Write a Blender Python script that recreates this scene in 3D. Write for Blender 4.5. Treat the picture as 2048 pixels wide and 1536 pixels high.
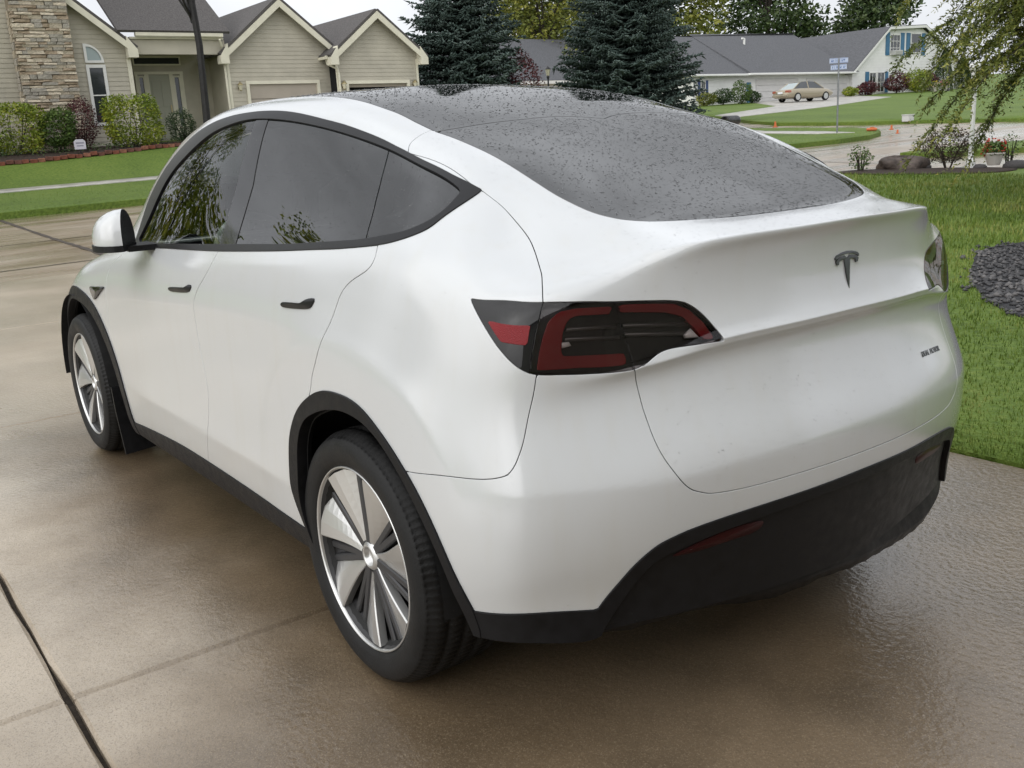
import bpy, math, random
import numpy as np
from mathutils import Vector, Matrix
R = math.radians
for o in list(bpy.data.objects): bpy.data.objects.remove(o)
scn = bpy.context.scene
COL = scn.collection

# ------------------------------------------------------------------ camera
# world frame: x = direction the parked car faces, y = its left, z = up; origin on the drive under its rear axle
CAM = np.array([-2.244, 2.021, 1.441]); YAW, PITCH, ROLL = R(-35.89), R(14.22), R(-3.32)
cd = bpy.data.cameras.new('camera'); cam = bpy.data.objects.new('camera', cd); COL.objects.link(cam)
cd.sensor_width = 36; cd.lens = 1948.6 / 2048 * 36; cd.clip_start = .05; cd.clip_end = 2000
fw = Vector((math.cos(PITCH)*math.cos(YAW), math.cos(PITCH)*math.sin(YAW), -math.sin(PITCH)))
rt = Vector((math.sin(YAW), -math.cos(YAW), 0)); up = rt.cross(fw)
r2 = rt*math.cos(ROLL) + up*math.sin(ROLL); u2 = up*math.cos(ROLL) - rt*math.sin(ROLL)
m3 = Matrix((r2, u2, -fw)).transposed()
cam.matrix_world = Matrix.Translation(Vector(CAM)) @ m3.to_4x4()
scn.camera = cam
# ------------------------------------------------------------------ sky, sun, exposure (overcast, just after rain)
SUN_EL, SUN_AZ = R(30), R(105)
w = bpy.data.worlds.new('World'); scn.world = w; w.use_nodes = True
nt = w.node_tree; nt.nodes.clear()
sky = nt.nodes.new('ShaderNodeTexSky'); sky.sky_type = 'NISHITA'; sky.sun_disc = False
sky.sun_elevation = SUN_EL; sky.sun_rotation = R(90) - SUN_AZ; sky.air_density = 1.0; sky.dust_density = 6.0; sky.ozone_density = 1.0
hs = nt.nodes.new('ShaderNodeHueSaturation'); hs.inputs['Saturation'].default_value = .10
mx = nt.nodes.new('ShaderNodeMix'); mx.data_type = 'RGBA'; mx.inputs['Factor'].default_value = .80
mx.inputs['B'].default_value = (9.6, 9.9, 10.4, 1)          # even cloud cover over the clear-sky model
# soft cloud structure
tc = nt.nodes.new('ShaderNodeTexCoord'); cn = nt.nodes.new('ShaderNodeTexNoise'); cn.inputs['Scale'].default_value = 3.2; cn.inputs['Detail'].default_value = 5
cr = nt.nodes.new('ShaderNodeMapRange'); cr.inputs['From Min'].default_value = .3; cr.inputs['From Max'].default_value = .7; cr.inputs['To Min'].default_value = .66; cr.inputs['To Max'].default_value = 1.18
ml = nt.nodes.new('ShaderNodeMix'); ml.data_type = 'RGBA'; ml.blend_type = 'MULTIPLY'; ml.inputs['Factor'].default_value = 1
bg = nt.nodes.new('ShaderNodeBackground'); bg.inputs['Strength'].default_value = .10
wo = nt.nodes.new('ShaderNodeOutputWorld')
L = nt.links.new
L(sky.outputs[0], hs.inputs['Color']); L(hs.outputs[0], mx.inputs['A'])
L(tc.outputs['Generated'], cn.inputs['Vector']); L(cn.outputs['Fac'], cr.inputs['Value'])
sz = nt.nodes.new('ShaderNodeSeparateXYZ'); L(tc.outputs['Generated'], sz.inputs[0])      # overcast sky: zenith brighter than horizon
zg = nt.nodes.new('ShaderNodeMapRange'); zg.inputs['From Min'].default_value = 0; zg.inputs['From Max'].default_value = 1; zg.inputs['To Min'].default_value = .82; zg.inputs['To Max'].default_value = 1.25; L(sz.outputs['Z'], zg.inputs['Value'])
zm = nt.nodes.new('ShaderNodeMath'); zm.operation = 'MULTIPLY'; L(zg.outputs[0], zm.inputs[0]); L(cr.outputs[0], zm.inputs[1])
L(mx.outputs['Result'], ml.inputs['A']); L(zm.outputs[0], ml.inputs['B']); L(ml.outputs['Result'], bg.inputs['Color']); L(bg.outputs[0], wo.inputs[0])
sl = bpy.data.lights.new('sun', 'SUN'); sl.energy = 1.5; sl.angle = R(110); sl.color = (1, .97, .93)
so = bpy.data.objects.new('sun', sl); COL.objects.link(so)
so.rotation_euler = Vector((-math.cos(SUN_EL)*math.cos(SUN_AZ), -math.cos(SUN_EL)*math.sin(SUN_AZ), -math.sin(SUN_EL))).to_track_quat('-Z', 'Y').to_euler()
vs = scn.view_settings; vs.view_transform = 'Standard'; vs.look = 'None'; vs.gamma = 1; vs.use_curve_mapping = False; vs.exposure = 0.32
scn.cycles.max_bounces = 8; scn.cycles.transparent_max_bounces = 12; scn.cycles.caustics_refractive = False; scn.cycles.caustics_reflective = False
try: scn.cycles.use_denoising = True
except Exception: pass
rng = np.random.default_rng(7); random.seed(7)

# ------------------------------------------------------------------ helpers: materials
def mat(name, col, rough=.6, metal=0., coat=0., coat_rough=.03, spec=.5, var=0., vscale=8., bump=0., bscale=60., alpha=None, col2=None, detail=4, trans=0., ior=1.45, vrough=0., stretch=None):
    m = bpy.data.materials.new(name); m.use_nodes = True; n = m.node_tree; b = n.nodes['Principled BSDF']
    b.inputs['Base Color'].default_value = (*col, 1); b.inputs['Roughness'].default_value = rough; b.inputs['Metallic'].default_value = metal
    b.inputs['Coat Weight'].default_value = coat; b.inputs['Coat Roughness'].default_value = coat_rough; b.inputs['Specular IOR Level'].default_value = spec
    b.inputs['Transmission Weight'].default_value = trans; b.inputs['IOR'].default_value = ior
    if var or bump or vrough:
        t = n.nodes.new('ShaderNodeTexCoord'); src = t.outputs['Object']
        if stretch:
            mp = n.nodes.new('ShaderNodeMapping'); mp.inputs['Scale'].default_value = stretch; n.links.new(src, mp.inputs[0]); src = mp.outputs[0]
        if var or vrough:
            z = n.nodes.new('ShaderNodeTexNoise'); z.inputs['Scale'].default_value = vscale; z.inputs['Detail'].default_value = detail; n.links.new(src, z.inputs['Vector'])
            mr = n.nodes.new('ShaderNodeMapRange'); mr.inputs['From Min'].default_value = .3; mr.inputs['From Max'].default_value = .7; n.links.new(z.outputs['Fac'], mr.inputs['Value'])
            if var:
                x = n.nodes.new('ShaderNodeMix'); x.data_type = 'RGBA'; n.links.new(mr.outputs[0], x.inputs['Factor'])
                x.inputs['A'].default_value = (*[c*(1-var) for c in col], 1); x.inputs['B'].default_value = (*(col2 or [min(1, c*(1+var)) for c in col]), 1)
                n.links.new(x.outputs['Result'], b.inputs['Base Color'])
            if vrough:
                q = n.nodes.new('ShaderNodeMapRange'); q.inputs['To Min'].default_value = max(.02, rough-vrough); q.inputs['To Max'].default_value = min(1, rough+vrough); n.links.new(mr.outputs[0], q.inputs['Value']); n.links.new(q.outputs[0], b.inputs['Roughness'])
        if bump:
            z2 = n.nodes.new('ShaderNodeTexNoise'); z2.inputs['Scale'].default_value = bscale; z2.inputs['Detail'].default_value = 3; n.links.new(src, z2.inputs['Vector'])
            bp = n.nodes.new('ShaderNodeBump'); bp.inputs['Strength'].default_value = bump; bp.inputs['Distance'].default_value = .02; n.links.new(z2.outputs['Fac'], bp.inputs['Height']); n.links.new(bp.outputs[0], b.inputs['Normal'])
    return m
def glass_mat(name, tint, f0=1.5, rough=0.0):
    m = bpy.data.materials.new(name); m.use_nodes = True; n = m.node_tree; n.nodes.clear()
    o = n.nodes.new('ShaderNodeOutputMaterial'); g = n.nodes.new('ShaderNodeBsdfGlossy'); g.inputs['Roughness'].default_value = rough
    t = n.nodes.new('ShaderNodeBsdfTransparent'); t.inputs[0].default_value = (*tint, 1)
    f = n.nodes.new('ShaderNodeFresnel'); f.inputs['IOR'].default_value = f0; x = n.nodes.new('ShaderNodeMixShader')
    n.links.new(f.outputs[0], x.inputs[0]); n.links.new(t.outputs[0], x.inputs[1]); n.links.new(g.outputs[0], x.inputs[2]); n.links.new(x.outputs[0], o.inputs[0])
    return m
# ------------------------------------------------------------------ helpers: meshes and objects
def tag(o, label=None, cat=None, group=None, kind=None):
    if label: o['label'] = label
    if cat: o['category'] = cat
    if group: o['group'] = group
    if kind: o['kind'] = kind
    return o
def empty(name, loc=(0, 0, 0), rz=0):
    o = bpy.data.objects.new(name, None); o.empty_display_size = .2; o.location = loc; o.rotation_euler = (0, 0, rz); COL.objects.link(o); return o
def obj(name, V, F, m, parent=None, smooth=False, N=None, loc=None, rot=None):
    me = bpy.data.meshes.new(name)
    if isinstance(F, np.ndarray):
        F = np.ascontiguousarray(F, np.int32); V = np.ascontiguousarray(V, np.float32)
        k = F.shape[1]; me.vertices.add(len(V)); me.vertices.foreach_set('co', V.ravel())
        me.loops.add(F.size); me.loops.foreach_set('vertex_index', F.ravel()); me.polygons.add(len(F))
        me.polygons.foreach_set('loop_start', np.arange(0, F.size, k, dtype=np.int32)); me.update(calc_edges=True); me.validate()
    else:
        me.from_pydata([tuple(v) for v in V], [], [tuple(f) for f in F]); me.update()
    if smooth or N is not None: me.polygons.foreach_set('use_smooth', np.ones(len(me.polygons), bool))
    if N is not None and len(me.vertices) == len(N): me.normals_split_custom_set_from_vertices([tuple(n) for n in N])
    for q in (m if isinstance(m, (list, tuple)) else [m]): me.materials.append(q)
    o = bpy.data.objects.new(name, me); COL.objects.link(o)
    if parent: o.parent = parent
    if loc is not None: o.location = loc
    if rot is not None: o.rotation_euler = rot
    return o
def share(src, parent=None, loc=None, rot=None, name=None):
    o = src.copy(); COL.objects.link(o)
    if name: o.name = name
    if parent is not None: o.parent = parent
    if loc is not None: o.location = loc
    if rot is not None: o.rotation_euler = rot
    return o
class MB:
    """collects shapes for one mesh"""
    def __init__(s): s.V = []; s.F = []
    def add(s, V, F):
        k = len(s.V); s.V += [tuple(v) for v in V]; s.F += [tuple(i+k for i in f) for f in F]; return s
    def box(s, x0, x1, y0, y1, z0, z1, M=None, bev=0.):
        if bev:
            b = bev; V = []
            for (z, i) in ((z0, b), (z0+b, 0), (z1-b, 0), (z1, b)):
                V += [(x0+i, y0+i, z), (x1-i, y0+i, z), (x1-i, y1-i, z), (x0+i, y1-i, z)]
            F = [(3, 2, 1, 0), (12, 13, 14, 15)] + [(4*k+j, 4*k+(j+1) % 4, 4*k+4+(j+1) % 4, 4*k+4+j) for k in range(3) for j in range(4)]
        else:
            V = [(x, y, z) for z in (z0, z1) for x, y in ((x0, y0), (x1, y0), (x1, y1), (x0, y1))]
            F = [(3, 2, 1, 0), (4, 5, 6, 7), (0, 1, 5, 4), (1, 2, 6, 5), (2, 3, 7, 6), (3, 0, 4, 7)]
        if M is not None: V = [tuple(M @ Vector(v)) for v in V]
        return s.add(V, F)
    def prism(s, poly, h0, h1, fn):
        """poly: 2D outline, fn(a,b,h) -> 3D"""
        n = len(poly); V = [fn(a, b, h0) for a, b in poly] + [fn(a, b, h1) for a, b in poly]
        F = [tuple(range(n-1, -1, -1)), tuple(range(n, 2*n))] + [(i, (i+1) % n, n+(i+1) % n, n+i) for i in range(n)]
        return s.add(V, F)
    def tube(s, pts, rad, n=8, cap=True):
        pts = [Vector(p) for p in pts]; rs = rad if isinstance(rad, (list, tuple, np.ndarray)) else [rad]*len(pts)
        V = []; F = []
        for i, p in enumerate(pts):
            d = (pts[min(i+1, len(pts)-1)] - pts[max(i-1, 0)]).normalized(); a = d.orthogonal().normalized() if i == 0 else (a - d*a.dot(d)).normalized(); b = d.cross(a)
            V += [tuple(p + (a*math.cos(2*math.pi*k/n) + b*math.sin(2*math.pi*k/n))*rs[i]) for k in range(n)]
        for i in range(len(pts)-1):
            F += [(i*n+k, i*n+(k+1) % n, (i+1)*n+(k+1) % n, (i+1)*n+k) for k in range(n)]
        if cap: F += [tuple(range(n-1, -1, -1)), tuple(range((len(pts)-1)*n, len(pts)*n))]
        return s.add(V, F)
    def lathe(s, prof, n=24, c=(0, 0, 0)):
        V = []; F = []; k = len(prof)
        for i in range(n):
            a = 2*math.pi*i/n; V += [(c[0]+r*math.cos(a), c[1]+r*math.sin(a), c[2]+z) for r, z in prof]
        for i in range(n):
            j = (i+1) % n; F += [(i*k+q, j*k+q, j*k+q+1, i*k+q+1) for q in range(k-1)]
        return s.add(V, F)
    def build(s, name, m, parent=None, smooth=False, loc=None, rot=None):
        return obj(name, s.V, s.F, m, parent, smooth, loc=loc, rot=rot)
def smoothline(P, k=6, closed=False):
    P = np.asarray(P, float); n = len(P); out = []
    for i in range(n if closed else n-1):
        if closed: a, b, c, d = P[i-1], P[i], P[(i+1) % n], P[(i+2) % n]
        else:
            b, c = P[i], P[i+1]; a = P[i-1] if i else 2*b-c; d = P[i+2] if i+2 < n else 2*c-b
        for t in np.arange(k)/k:
            out.append(.5*((2*b)+(c-a)*t+(2*a-5*b+4*c-d)*t*t+(-a+3*b-3*c+d)*t**3))
    if not closed: out.append(P[-1])
    return np.array(out)
# ================================================================== THE GROUND
# The car's own level is z = 0; the drive falls to the street, so true level rises away from it in this frame.
def sst(x, a, b):
    t = np.clip((np.asarray(x, float)-a)/(b-a), 0, 1); return t*t*(3-2*t)
def terr(x, y):
    x = np.asarray(x, float); y = np.asarray(y, float)
    w_ = np.maximum(np.maximum(sst(x, 9., 15.), sst(-y, 2.5, 14.)), sst(y, 7, 18))
    mound = .66*sst(x, 27.4, 31.6)*sst(y, -24, -19)
    return (.0474*(x-11.7)-.0176*y)*w_ + mound*sst(62-x, 0, 10)
def inpoly(x, y, P):
    ins = np.zeros(len(x), bool); a = np.asarray(P, float); b = np.roll(a, -1, 0)
    for (ax, ay), (bx, by) in zip(a, b):
        if ay != by: ins ^= ((ay > y) != (by > y)) & (x < (bx-ax)*(y-ay)/(by-ay)+ax)
    return ins
from mathutils.geometry import delaunay_2d_cdt
def sheet(name, poly, step, h, m, skirt=.14, jitter=0., kind='structure', parent=None):
    """a ground sheet filling an outline, draped on the terrain h metres above it"""
    P = []; A = np.asarray(poly, float)
    for a, b in zip(A, np.roll(A, -1, 0)):
        n = max(1, int(np.linalg.norm(b-a)/step)); P += [tuple(a+(b-a)*t/n) for t in range(n)]
    P = np.array(P); n = len(P); lo, hi = A.min(0), A.max(0)
    gx, gy = np.meshgrid(np.arange(lo[0]+step*.5, hi[0], step), np.arange(lo[1]+step*.5, hi[1], step)); gx, gy = gx.ravel(), gy.ravel()
    k = inpoly(gx, gy, P); G = np.stack([gx[k], gy[k]], 1)
    pts = [Vector(p) for p in np.concatenate([P, G])] if len(G) else [Vector(p) for p in P]
    vo, _, fo, _, _, _ = delaunay_2d_cdt(pts, [(i, (i+1) % n) for i in range(n)], [list(range(n))], 1, 1e-4)
    V = np.array([(v.x, v.y) for v in vo]); z = terr(V[:, 0], V[:, 1])+h
    V3 = np.concatenate([V, z[:, None]], 1); F = [tuple(f) for f in fo]
    if skirt:
        E = rimE(F); b = sorted({i for e in E for i in e}); mp = {i: len(V3)+q for q, i in enumerate(b)}
        low = V3[b].copy(); low[:, 2] -= skirt; V3 = np.concatenate([V3, low]); F += [(j, i, mp[i], mp[j]) for i, j in E]
    o = obj(name, V3, F, m, parent)
    o.data.polygons.foreach_set('use_smooth', np.array([len(f) == 3 for f in F])); 
    if kind: o['kind'] = kind
    return o
def rimE(F):
    c = {}
    for f in F:
        for i, j in zip(f, f[1:]+f[:1]): c[(min(i, j), max(i, j))] = c.get((min(i, j), max(i, j)), [])+[(i, j)]
    return [v[0] for v in c.values() if len(v) == 1]
def concrete(name, col, col2, rough, wet, agg=True, streak=None, bump=.3, dark=(.5, .5, .5), film=0., dry_lit=None):
    """damp concrete: mottled colour, fine aggregate, wet and drier patches in the gloss"""
    m = bpy.data.materials.new(name); m.use_nodes = True; n = m.node_tree; b = n.nodes['Principled BSDF']; K = n.nodes.new; L_ = n.links.new
    t = K('ShaderNodeTexCoord'); src = t.outputs['Object']
    z1 = K('ShaderNodeTexNoise'); z1.inputs['Scale'].default_value = .9; z1.inputs['Detail'].default_value = 7; z1.inputs['Roughness'].default_value = .62; L_(src, z1.inputs['Vector'])
    mp = K('ShaderNodeMapping'); L_(src, mp.inputs[0]); mp.inputs['Scale'].default_value = streak or (1, 1, 1)
    z2 = K('ShaderNodeTexNoise'); z2.inputs['Scale'].default_value = 2.6; z2.inputs['Detail'].default_value = 5; L_(mp.outputs[0], z2.inputs['Vector'])
    r1 = K('ShaderNodeMapRange'); r1.inputs['From Min'].default_value = .34; r1.inputs['From Max'].default_value = .66; L_(z1.outputs['Fac'], r1.inputs['Value'])
    x1 = K('ShaderNodeMix'); x1.data_type = 'RGBA'; x1.inputs['A'].default_value = (*col, 1); x1.inputs['B'].default_value = (*col2, 1); L_(r1.outputs[0], x1.inputs['Factor'])
    r2_ = K('ShaderNodeMapRange'); r2_.inputs['From Min'].default_value = .42; r2_.inputs['From Max'].default_value = .72; r2_.inputs['To Max'].default_value = .75; L_(z2.outputs['Fac'], r2_.inputs['Value'])
    x2 = K('ShaderNodeMix'); x2.data_type = 'RGBA'; x2.blend_type = 'MULTIPLY'; x2.inputs['B'].default_value = (*dark, 1); L_(r2_.outputs[0], x2.inputs['Factor']); L_(x1.outputs['Result'], x2.inputs['A'])
    last = x2.outputs['Result']; hgt = None
    if dry_lit:
        # soaked concrete with shade of car and house painted in; drained open slab paler
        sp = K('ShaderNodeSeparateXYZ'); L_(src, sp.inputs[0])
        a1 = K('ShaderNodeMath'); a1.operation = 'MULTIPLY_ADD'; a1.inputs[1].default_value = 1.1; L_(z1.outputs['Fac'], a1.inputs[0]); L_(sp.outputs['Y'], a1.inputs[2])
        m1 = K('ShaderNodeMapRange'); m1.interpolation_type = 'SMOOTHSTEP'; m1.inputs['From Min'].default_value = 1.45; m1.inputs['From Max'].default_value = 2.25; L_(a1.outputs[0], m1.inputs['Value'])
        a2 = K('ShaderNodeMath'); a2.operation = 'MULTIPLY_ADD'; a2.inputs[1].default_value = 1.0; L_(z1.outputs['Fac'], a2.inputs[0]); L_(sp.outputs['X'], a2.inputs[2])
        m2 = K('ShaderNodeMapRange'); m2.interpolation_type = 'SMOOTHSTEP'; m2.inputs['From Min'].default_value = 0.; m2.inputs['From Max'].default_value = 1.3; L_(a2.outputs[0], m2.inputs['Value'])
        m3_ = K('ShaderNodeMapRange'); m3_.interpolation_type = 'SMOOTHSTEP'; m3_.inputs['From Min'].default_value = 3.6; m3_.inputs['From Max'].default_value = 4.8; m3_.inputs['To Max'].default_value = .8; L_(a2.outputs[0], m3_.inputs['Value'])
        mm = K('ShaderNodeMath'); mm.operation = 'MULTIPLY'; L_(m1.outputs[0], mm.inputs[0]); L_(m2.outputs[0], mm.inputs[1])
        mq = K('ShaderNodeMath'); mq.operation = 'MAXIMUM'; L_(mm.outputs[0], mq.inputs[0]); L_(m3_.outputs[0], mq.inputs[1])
        xd_ = K('ShaderNodeMix'); xd_.data_type = 'RGBA'; xd_.inputs['A'].default_value = (*dry_lit[0], 1); xd_.inputs['B'].default_value = (*dry_lit[1], 1); L_(r1.outputs[0], xd_.inputs['Factor'])
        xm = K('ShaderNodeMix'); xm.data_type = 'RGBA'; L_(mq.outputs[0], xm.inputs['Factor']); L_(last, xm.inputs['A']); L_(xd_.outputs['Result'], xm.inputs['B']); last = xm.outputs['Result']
    if agg:
        for sc, lo, hi, cc, fac in ((340, .30, .42, (.34, .27, .18), .42), (290, .16, .30, (.085, .065, .045), .36)):
            v = K('ShaderNodeTexVoronoi'); v.inputs['Scale'].default_value = sc; L_(src, v.inputs['Vector'])
            g = K('ShaderNodeSeparateColor'); L_(v.outputs['Color'], g.inputs[0])
            q = K('ShaderNodeMapRange'); q.inputs['From Min'].default_value = .80; q.inputs['From Max'].default_value = .92; q.inputs['To Max'].default_value = fac; L_(g.outputs[0], q.inputs['Value'])
            x = K('ShaderNodeMix'); x.data_type = 'RGBA'; x.inputs['B'].default_value = (*cc, 1); L_(last, x.inputs['A']); L_(q.outputs[0], x.inputs['Factor']); last = x.outputs['Result']
    L_(last, b.inputs['Base Color'])
    zf = K('ShaderNodeTexNoise'); zf.inputs['Scale'].default_value = 85; zf.inputs['Detail'].default_value = 4; zf.inputs['Roughness'].default_value = .7; L_(src, zf.inputs['Vector'])
    bp = K('ShaderNodeBump'); bp.inputs['Strength'].default_value = bump; bp.inputs['Distance'].default_value = .012; L_(zf.outputs['Fac'], bp.inputs['Height']); L_(bp.outputs[0], b.inputs['Normal'])
    z3 = K('ShaderNodeTexNoise'); z3.inputs['Scale'].default_value = .55; z3.inputs['Detail'].default_value = 6; L_(mp.outputs[0], z3.inputs['Vector'])
    r3 = K('ShaderNodeMapRange'); r3.inputs['From Min'].default_value = .36; r3.inputs['From Max'].default_value = .64; r3.inputs['To Min'].default_value = wet; r3.inputs['To Max'].default_value = rough; L_(z3.outputs['Fac'], r3.inputs['Value']); L_(r3.outputs[0], b.inputs['Roughness'])
    if film:
        # film of rain water lying in the pores: shows as gloss, heavier in the shallow dips
        w1 = K('ShaderNodeMapRange'); w1.inputs['From Min'].default_value = .40; w1.inputs['From Max'].default_value = .62; w1.inputs['To Min'].default_value = film; w1.inputs['To Max'].default_value = film*.35; L_(z3.outputs['Fac'], w1.inputs['Value'])
        gr = K('ShaderNodeVectorMath'); gr.operation = 'DISTANCE'; gr.inputs[1].default_value = (-.55, -1.15, 0); L_(src, gr.inputs[0])
        g2 = K('ShaderNodeMapRange'); g2.inputs['From Min'].default_value = 1.9; g2.inputs['From Max'].default_value = .5; L_(gr.outputs['Value'], g2.inputs['Value'])
        mxw = K('ShaderNodeMath'); mxw.operation = 'MAXIMUM'; L_(w1.outputs[0], mxw.inputs[0]); L_(g2.outputs[0], mxw.inputs[1]); L_(mxw.outputs[0], b.inputs['Coat Weight'])
        b.inputs['Coat Roughness'].default_value = .07; b.inputs['Coat IOR'].default_value = 1.6
        zc = K('ShaderNodeTexNoise'); zc.inputs['Scale'].default_value = 46; zc.inputs['Detail'].default_value = 3; L_(src, zc.inputs['Vector'])
        bc = K('ShaderNodeBump'); bc.inputs['Strength'].default_value = .42; bc.inputs['Distance'].default_value = .010; L_(zc.outputs['Fac'], bc.inputs['Height']); L_(bc.outputs[0], b.inputs['Coat Normal'])
    return m
def grass_mat(name, a, c, d):
    m = bpy.data.materials.new(name); m.use_nodes = True; n = m.node_tree; b = n.nodes['Principled BSDF']; K = n.nodes.new; L_ = n.links.new
    t = K('ShaderNodeTexCoord'); z1 = K('ShaderNodeTexNoise'); z1.inputs['Scale'].default_value = .35; z1.inputs['Detail'].default_value = 8; z1.inputs['Roughness'].default_value = .65; L_(t.outputs['Object'], z1.inputs['Vector'])
    z2 = K('ShaderNodeTexNoise'); z2.inputs['Scale'].default_value = 14; z2.inputs['Detail'].default_value = 6; L_(t.outputs['Object'], z2.inputs['Vector'])
    r = K('ShaderNodeValToRGB'); e = r.color_ramp.elements; e[0].position = .34; e[0].color = (*a, 1); e[1].position = .66; e[1].color = (*d, 1); q = r.color_ramp.elements.new(.5); q.color = (*c, 1)
    ad = K('ShaderNodeMath'); ad.operation = 'MULTIPLY_ADD'; ad.inputs[1].default_value = .55; L_(z2.outputs['Fac'], ad.inputs[0])
    s_ = K('ShaderNodeMath'); s_.operation = 'MULTIPLY'; s_.inputs[1].default_value = .45; L_(z1.outputs['Fac'], s_.inputs[0]); L_(s_.outputs[0], ad.inputs[2]); L_(ad.outputs[0], r.inputs[0]); L_(r.outputs[0], b.inputs['Base Color'])
    b.inputs['Roughness'].default_value = .7; b.inputs['Specular IOR Level'].default_value = .25
    bp = K('ShaderNodeBump'); bp.inputs['Strength'].default_value = .6; bp.inputs['Distance'].default_value = .05; z4 = K('ShaderNodeTexNoise'); z4.inputs['Scale'].default_value = 30; z4.inputs['Detail'].default_value = 4; L_(t.outputs['Object'], z4.inputs['Vector']); L_(z4.outputs['Fac'], bp.inputs['Height']); L_(bp.outputs[0], b.inputs['Normal'])
    return m
DRIVE = concrete('drive_concrete', (.135, .094, .054), (.195, .142, .088), .55, .25, bump=.30, film=.85, dry_lit=((.42, .35, .265), (.53, .455, .36)))
STREET = concrete('street_concrete', (.30, .24, .17), (.38, .32, .25), .42, .12, agg=False, streak=(2.2, .25, 1), bump=.12, dark=(.50, .36, .22), film=.6)
WALK = concrete('walk_concrete', (.42, .40, .36), (.5, .48, .44), .5, .3, agg=False, bump=.1)
GRASS = grass_mat('lawn_ground', (.060, .100, .014), (.105, .165, .024), (.155, .205, .038))
SOIL = mat('joint_soil', (.030, .022, .015), .9, var=.4, vscale=30, bump=.5, bscale=90)
MULCH = mat('mulch', (.035, .022, .015), .9, var=.5, vscale=25, bump=.8, bscale=50)
sheet('ground', [(-120, -200), (260, -300), (330, 160), (-120, 160)], 14, -.30, GRASS, skirt=0)
sheet('street', [(11.78, 70), (11.78, -13.5), (10.9, -17.2), (8.3, -19.5), (3, -23), (-40, -45), (-40, -70), (20, -75), (75, -75), (75, -30), (34, -28), (22, -20), (22, 70)], 1.1, -.10, STREET, skirt=0)
street_o = bpy.data.objects['street']
def joint(pts, w_):
    P = smoothline(pts, 14); V = []; F = []
    for i, p in enumerate(P):
        d = P[min(i+1, len(P)-1)]-P[max(i-1, 0)]; d = d/np.linalg.norm(d); q = np.array([-d[1], d[0]]); hw = w_*(.7+.6*random.random()); z = float(terr(*p))-.10+.006
        V += [(p[0]+q[0]*hw, p[1]+q[1]*hw, z), (p[0]-q[0]*hw, p[1]-q[1]*hw, z)]
    F = [(2*i, 2*i+1, 2*i+3, 2*i+2) for i in range(len(P)-1)]; obj('tar_joint', V, F, TAR, street_o)
TAR = mat('tar_joint', (.055, .042, .032), .6, var=.4, vscale=9)
joint([(11.82, -1.92), (14.2, -1.86), (16.6, -1.74), (20.65, -1.62)], .045); joint([(13.45, 6), (13.4, 0), (13.5, -6), (13.45, -16)], .020); joint([(16.2, 9), (16.25, 0), (16.2, -10), (16.2, -30)], .022); joint([(11.80, 5.2), (11.80, 0), (11.80, -12)], .03)
for yy in (2.6, -6.3, -10.8, -15.4, -20.0): joint([(11.82, yy), (16.2, yy+.05), (20.6, yy)], .022)
# concrete drive: separate slabs
drive = tag(empty('driveway', (0, 0, 0)), kind='structure')
xs = [-6.25, -2.89, .47, 3.81, 7.60, 11.74]; ys = [-1.885, 1.635, 5.05]
for i in range(5):
    for j in range(2):
        gx, gy = .006, .007; x0, x1, y0, y1 = xs[i]+gx, xs[i+1]-gx, ys[j]+(gy if j else 0), ys[j+1]-gy
        nx, ny = 14, 12; X = np.concatenate([[x0], np.linspace(x0+.01, x1-.01, nx), [x1]]); Y = np.concatenate([[y0], np.linspace(y0+.01, y1-.01, ny), [y1]])
        gxx, gyy = np.meshgrid(X, Y, indexing='ij'); Z = np.zeros_like(gxx); Z[[0, -1], :] = -.012; Z[:, [0, -1]] = -.010
        wob = .003*np.sin(gyy*9+i)+.002*np.sin(gyy*23+j*2); gyy[:, 0] += .003*np.sin(gxx[:, 0]*17)+.003*np.sin(gxx[:, 0]*41); gyy[:, -1] += .003*np.sin(gxx[:, -1]*19+1)+.003*np.sin(gxx[:, -1]*37)
        gxx[0] += .0012*np.sin(gyy[0]*33); gxx[-1] += .0012*np.sin(gyy[-1]*29)
        n1, n2 = gxx.shape; V = np.stack([gxx, gyy, Z], -1).reshape(-1, 3); idx = np.arange(n1*n2).reshape(n1, n2)
        F = [(int(idx[a, c]), int(idx[a+1, c]), int(idx[a+1, c+1]), int(idx[a, c+1])) for a in range(n1-1) for c in range(n2-1)]
        rim = [int(q) for q in list(idx[:, 0])+list(idx[-1, 1:])+list(idx[-2::-1, -1])+list(idx[0, -2:0:-1])]; k0 = len(V); V = np.concatenate([V, V[rim]-[0, 0, .09]])
        F += [(rim[(q+1) % len(rim)], rim[q], k0+q, k0+(q+1) % len(rim)) for q in range(len(rim))]
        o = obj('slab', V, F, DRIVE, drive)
jb = obj('joint_bed', [(-9.8, -1.9, -.028), (11.78, -1.9, -.028), (11.78, 5.1, -.028), (-9.8, 5.1, -.028)], [(0, 1, 2, 3)], SOIL, drive)
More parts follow.
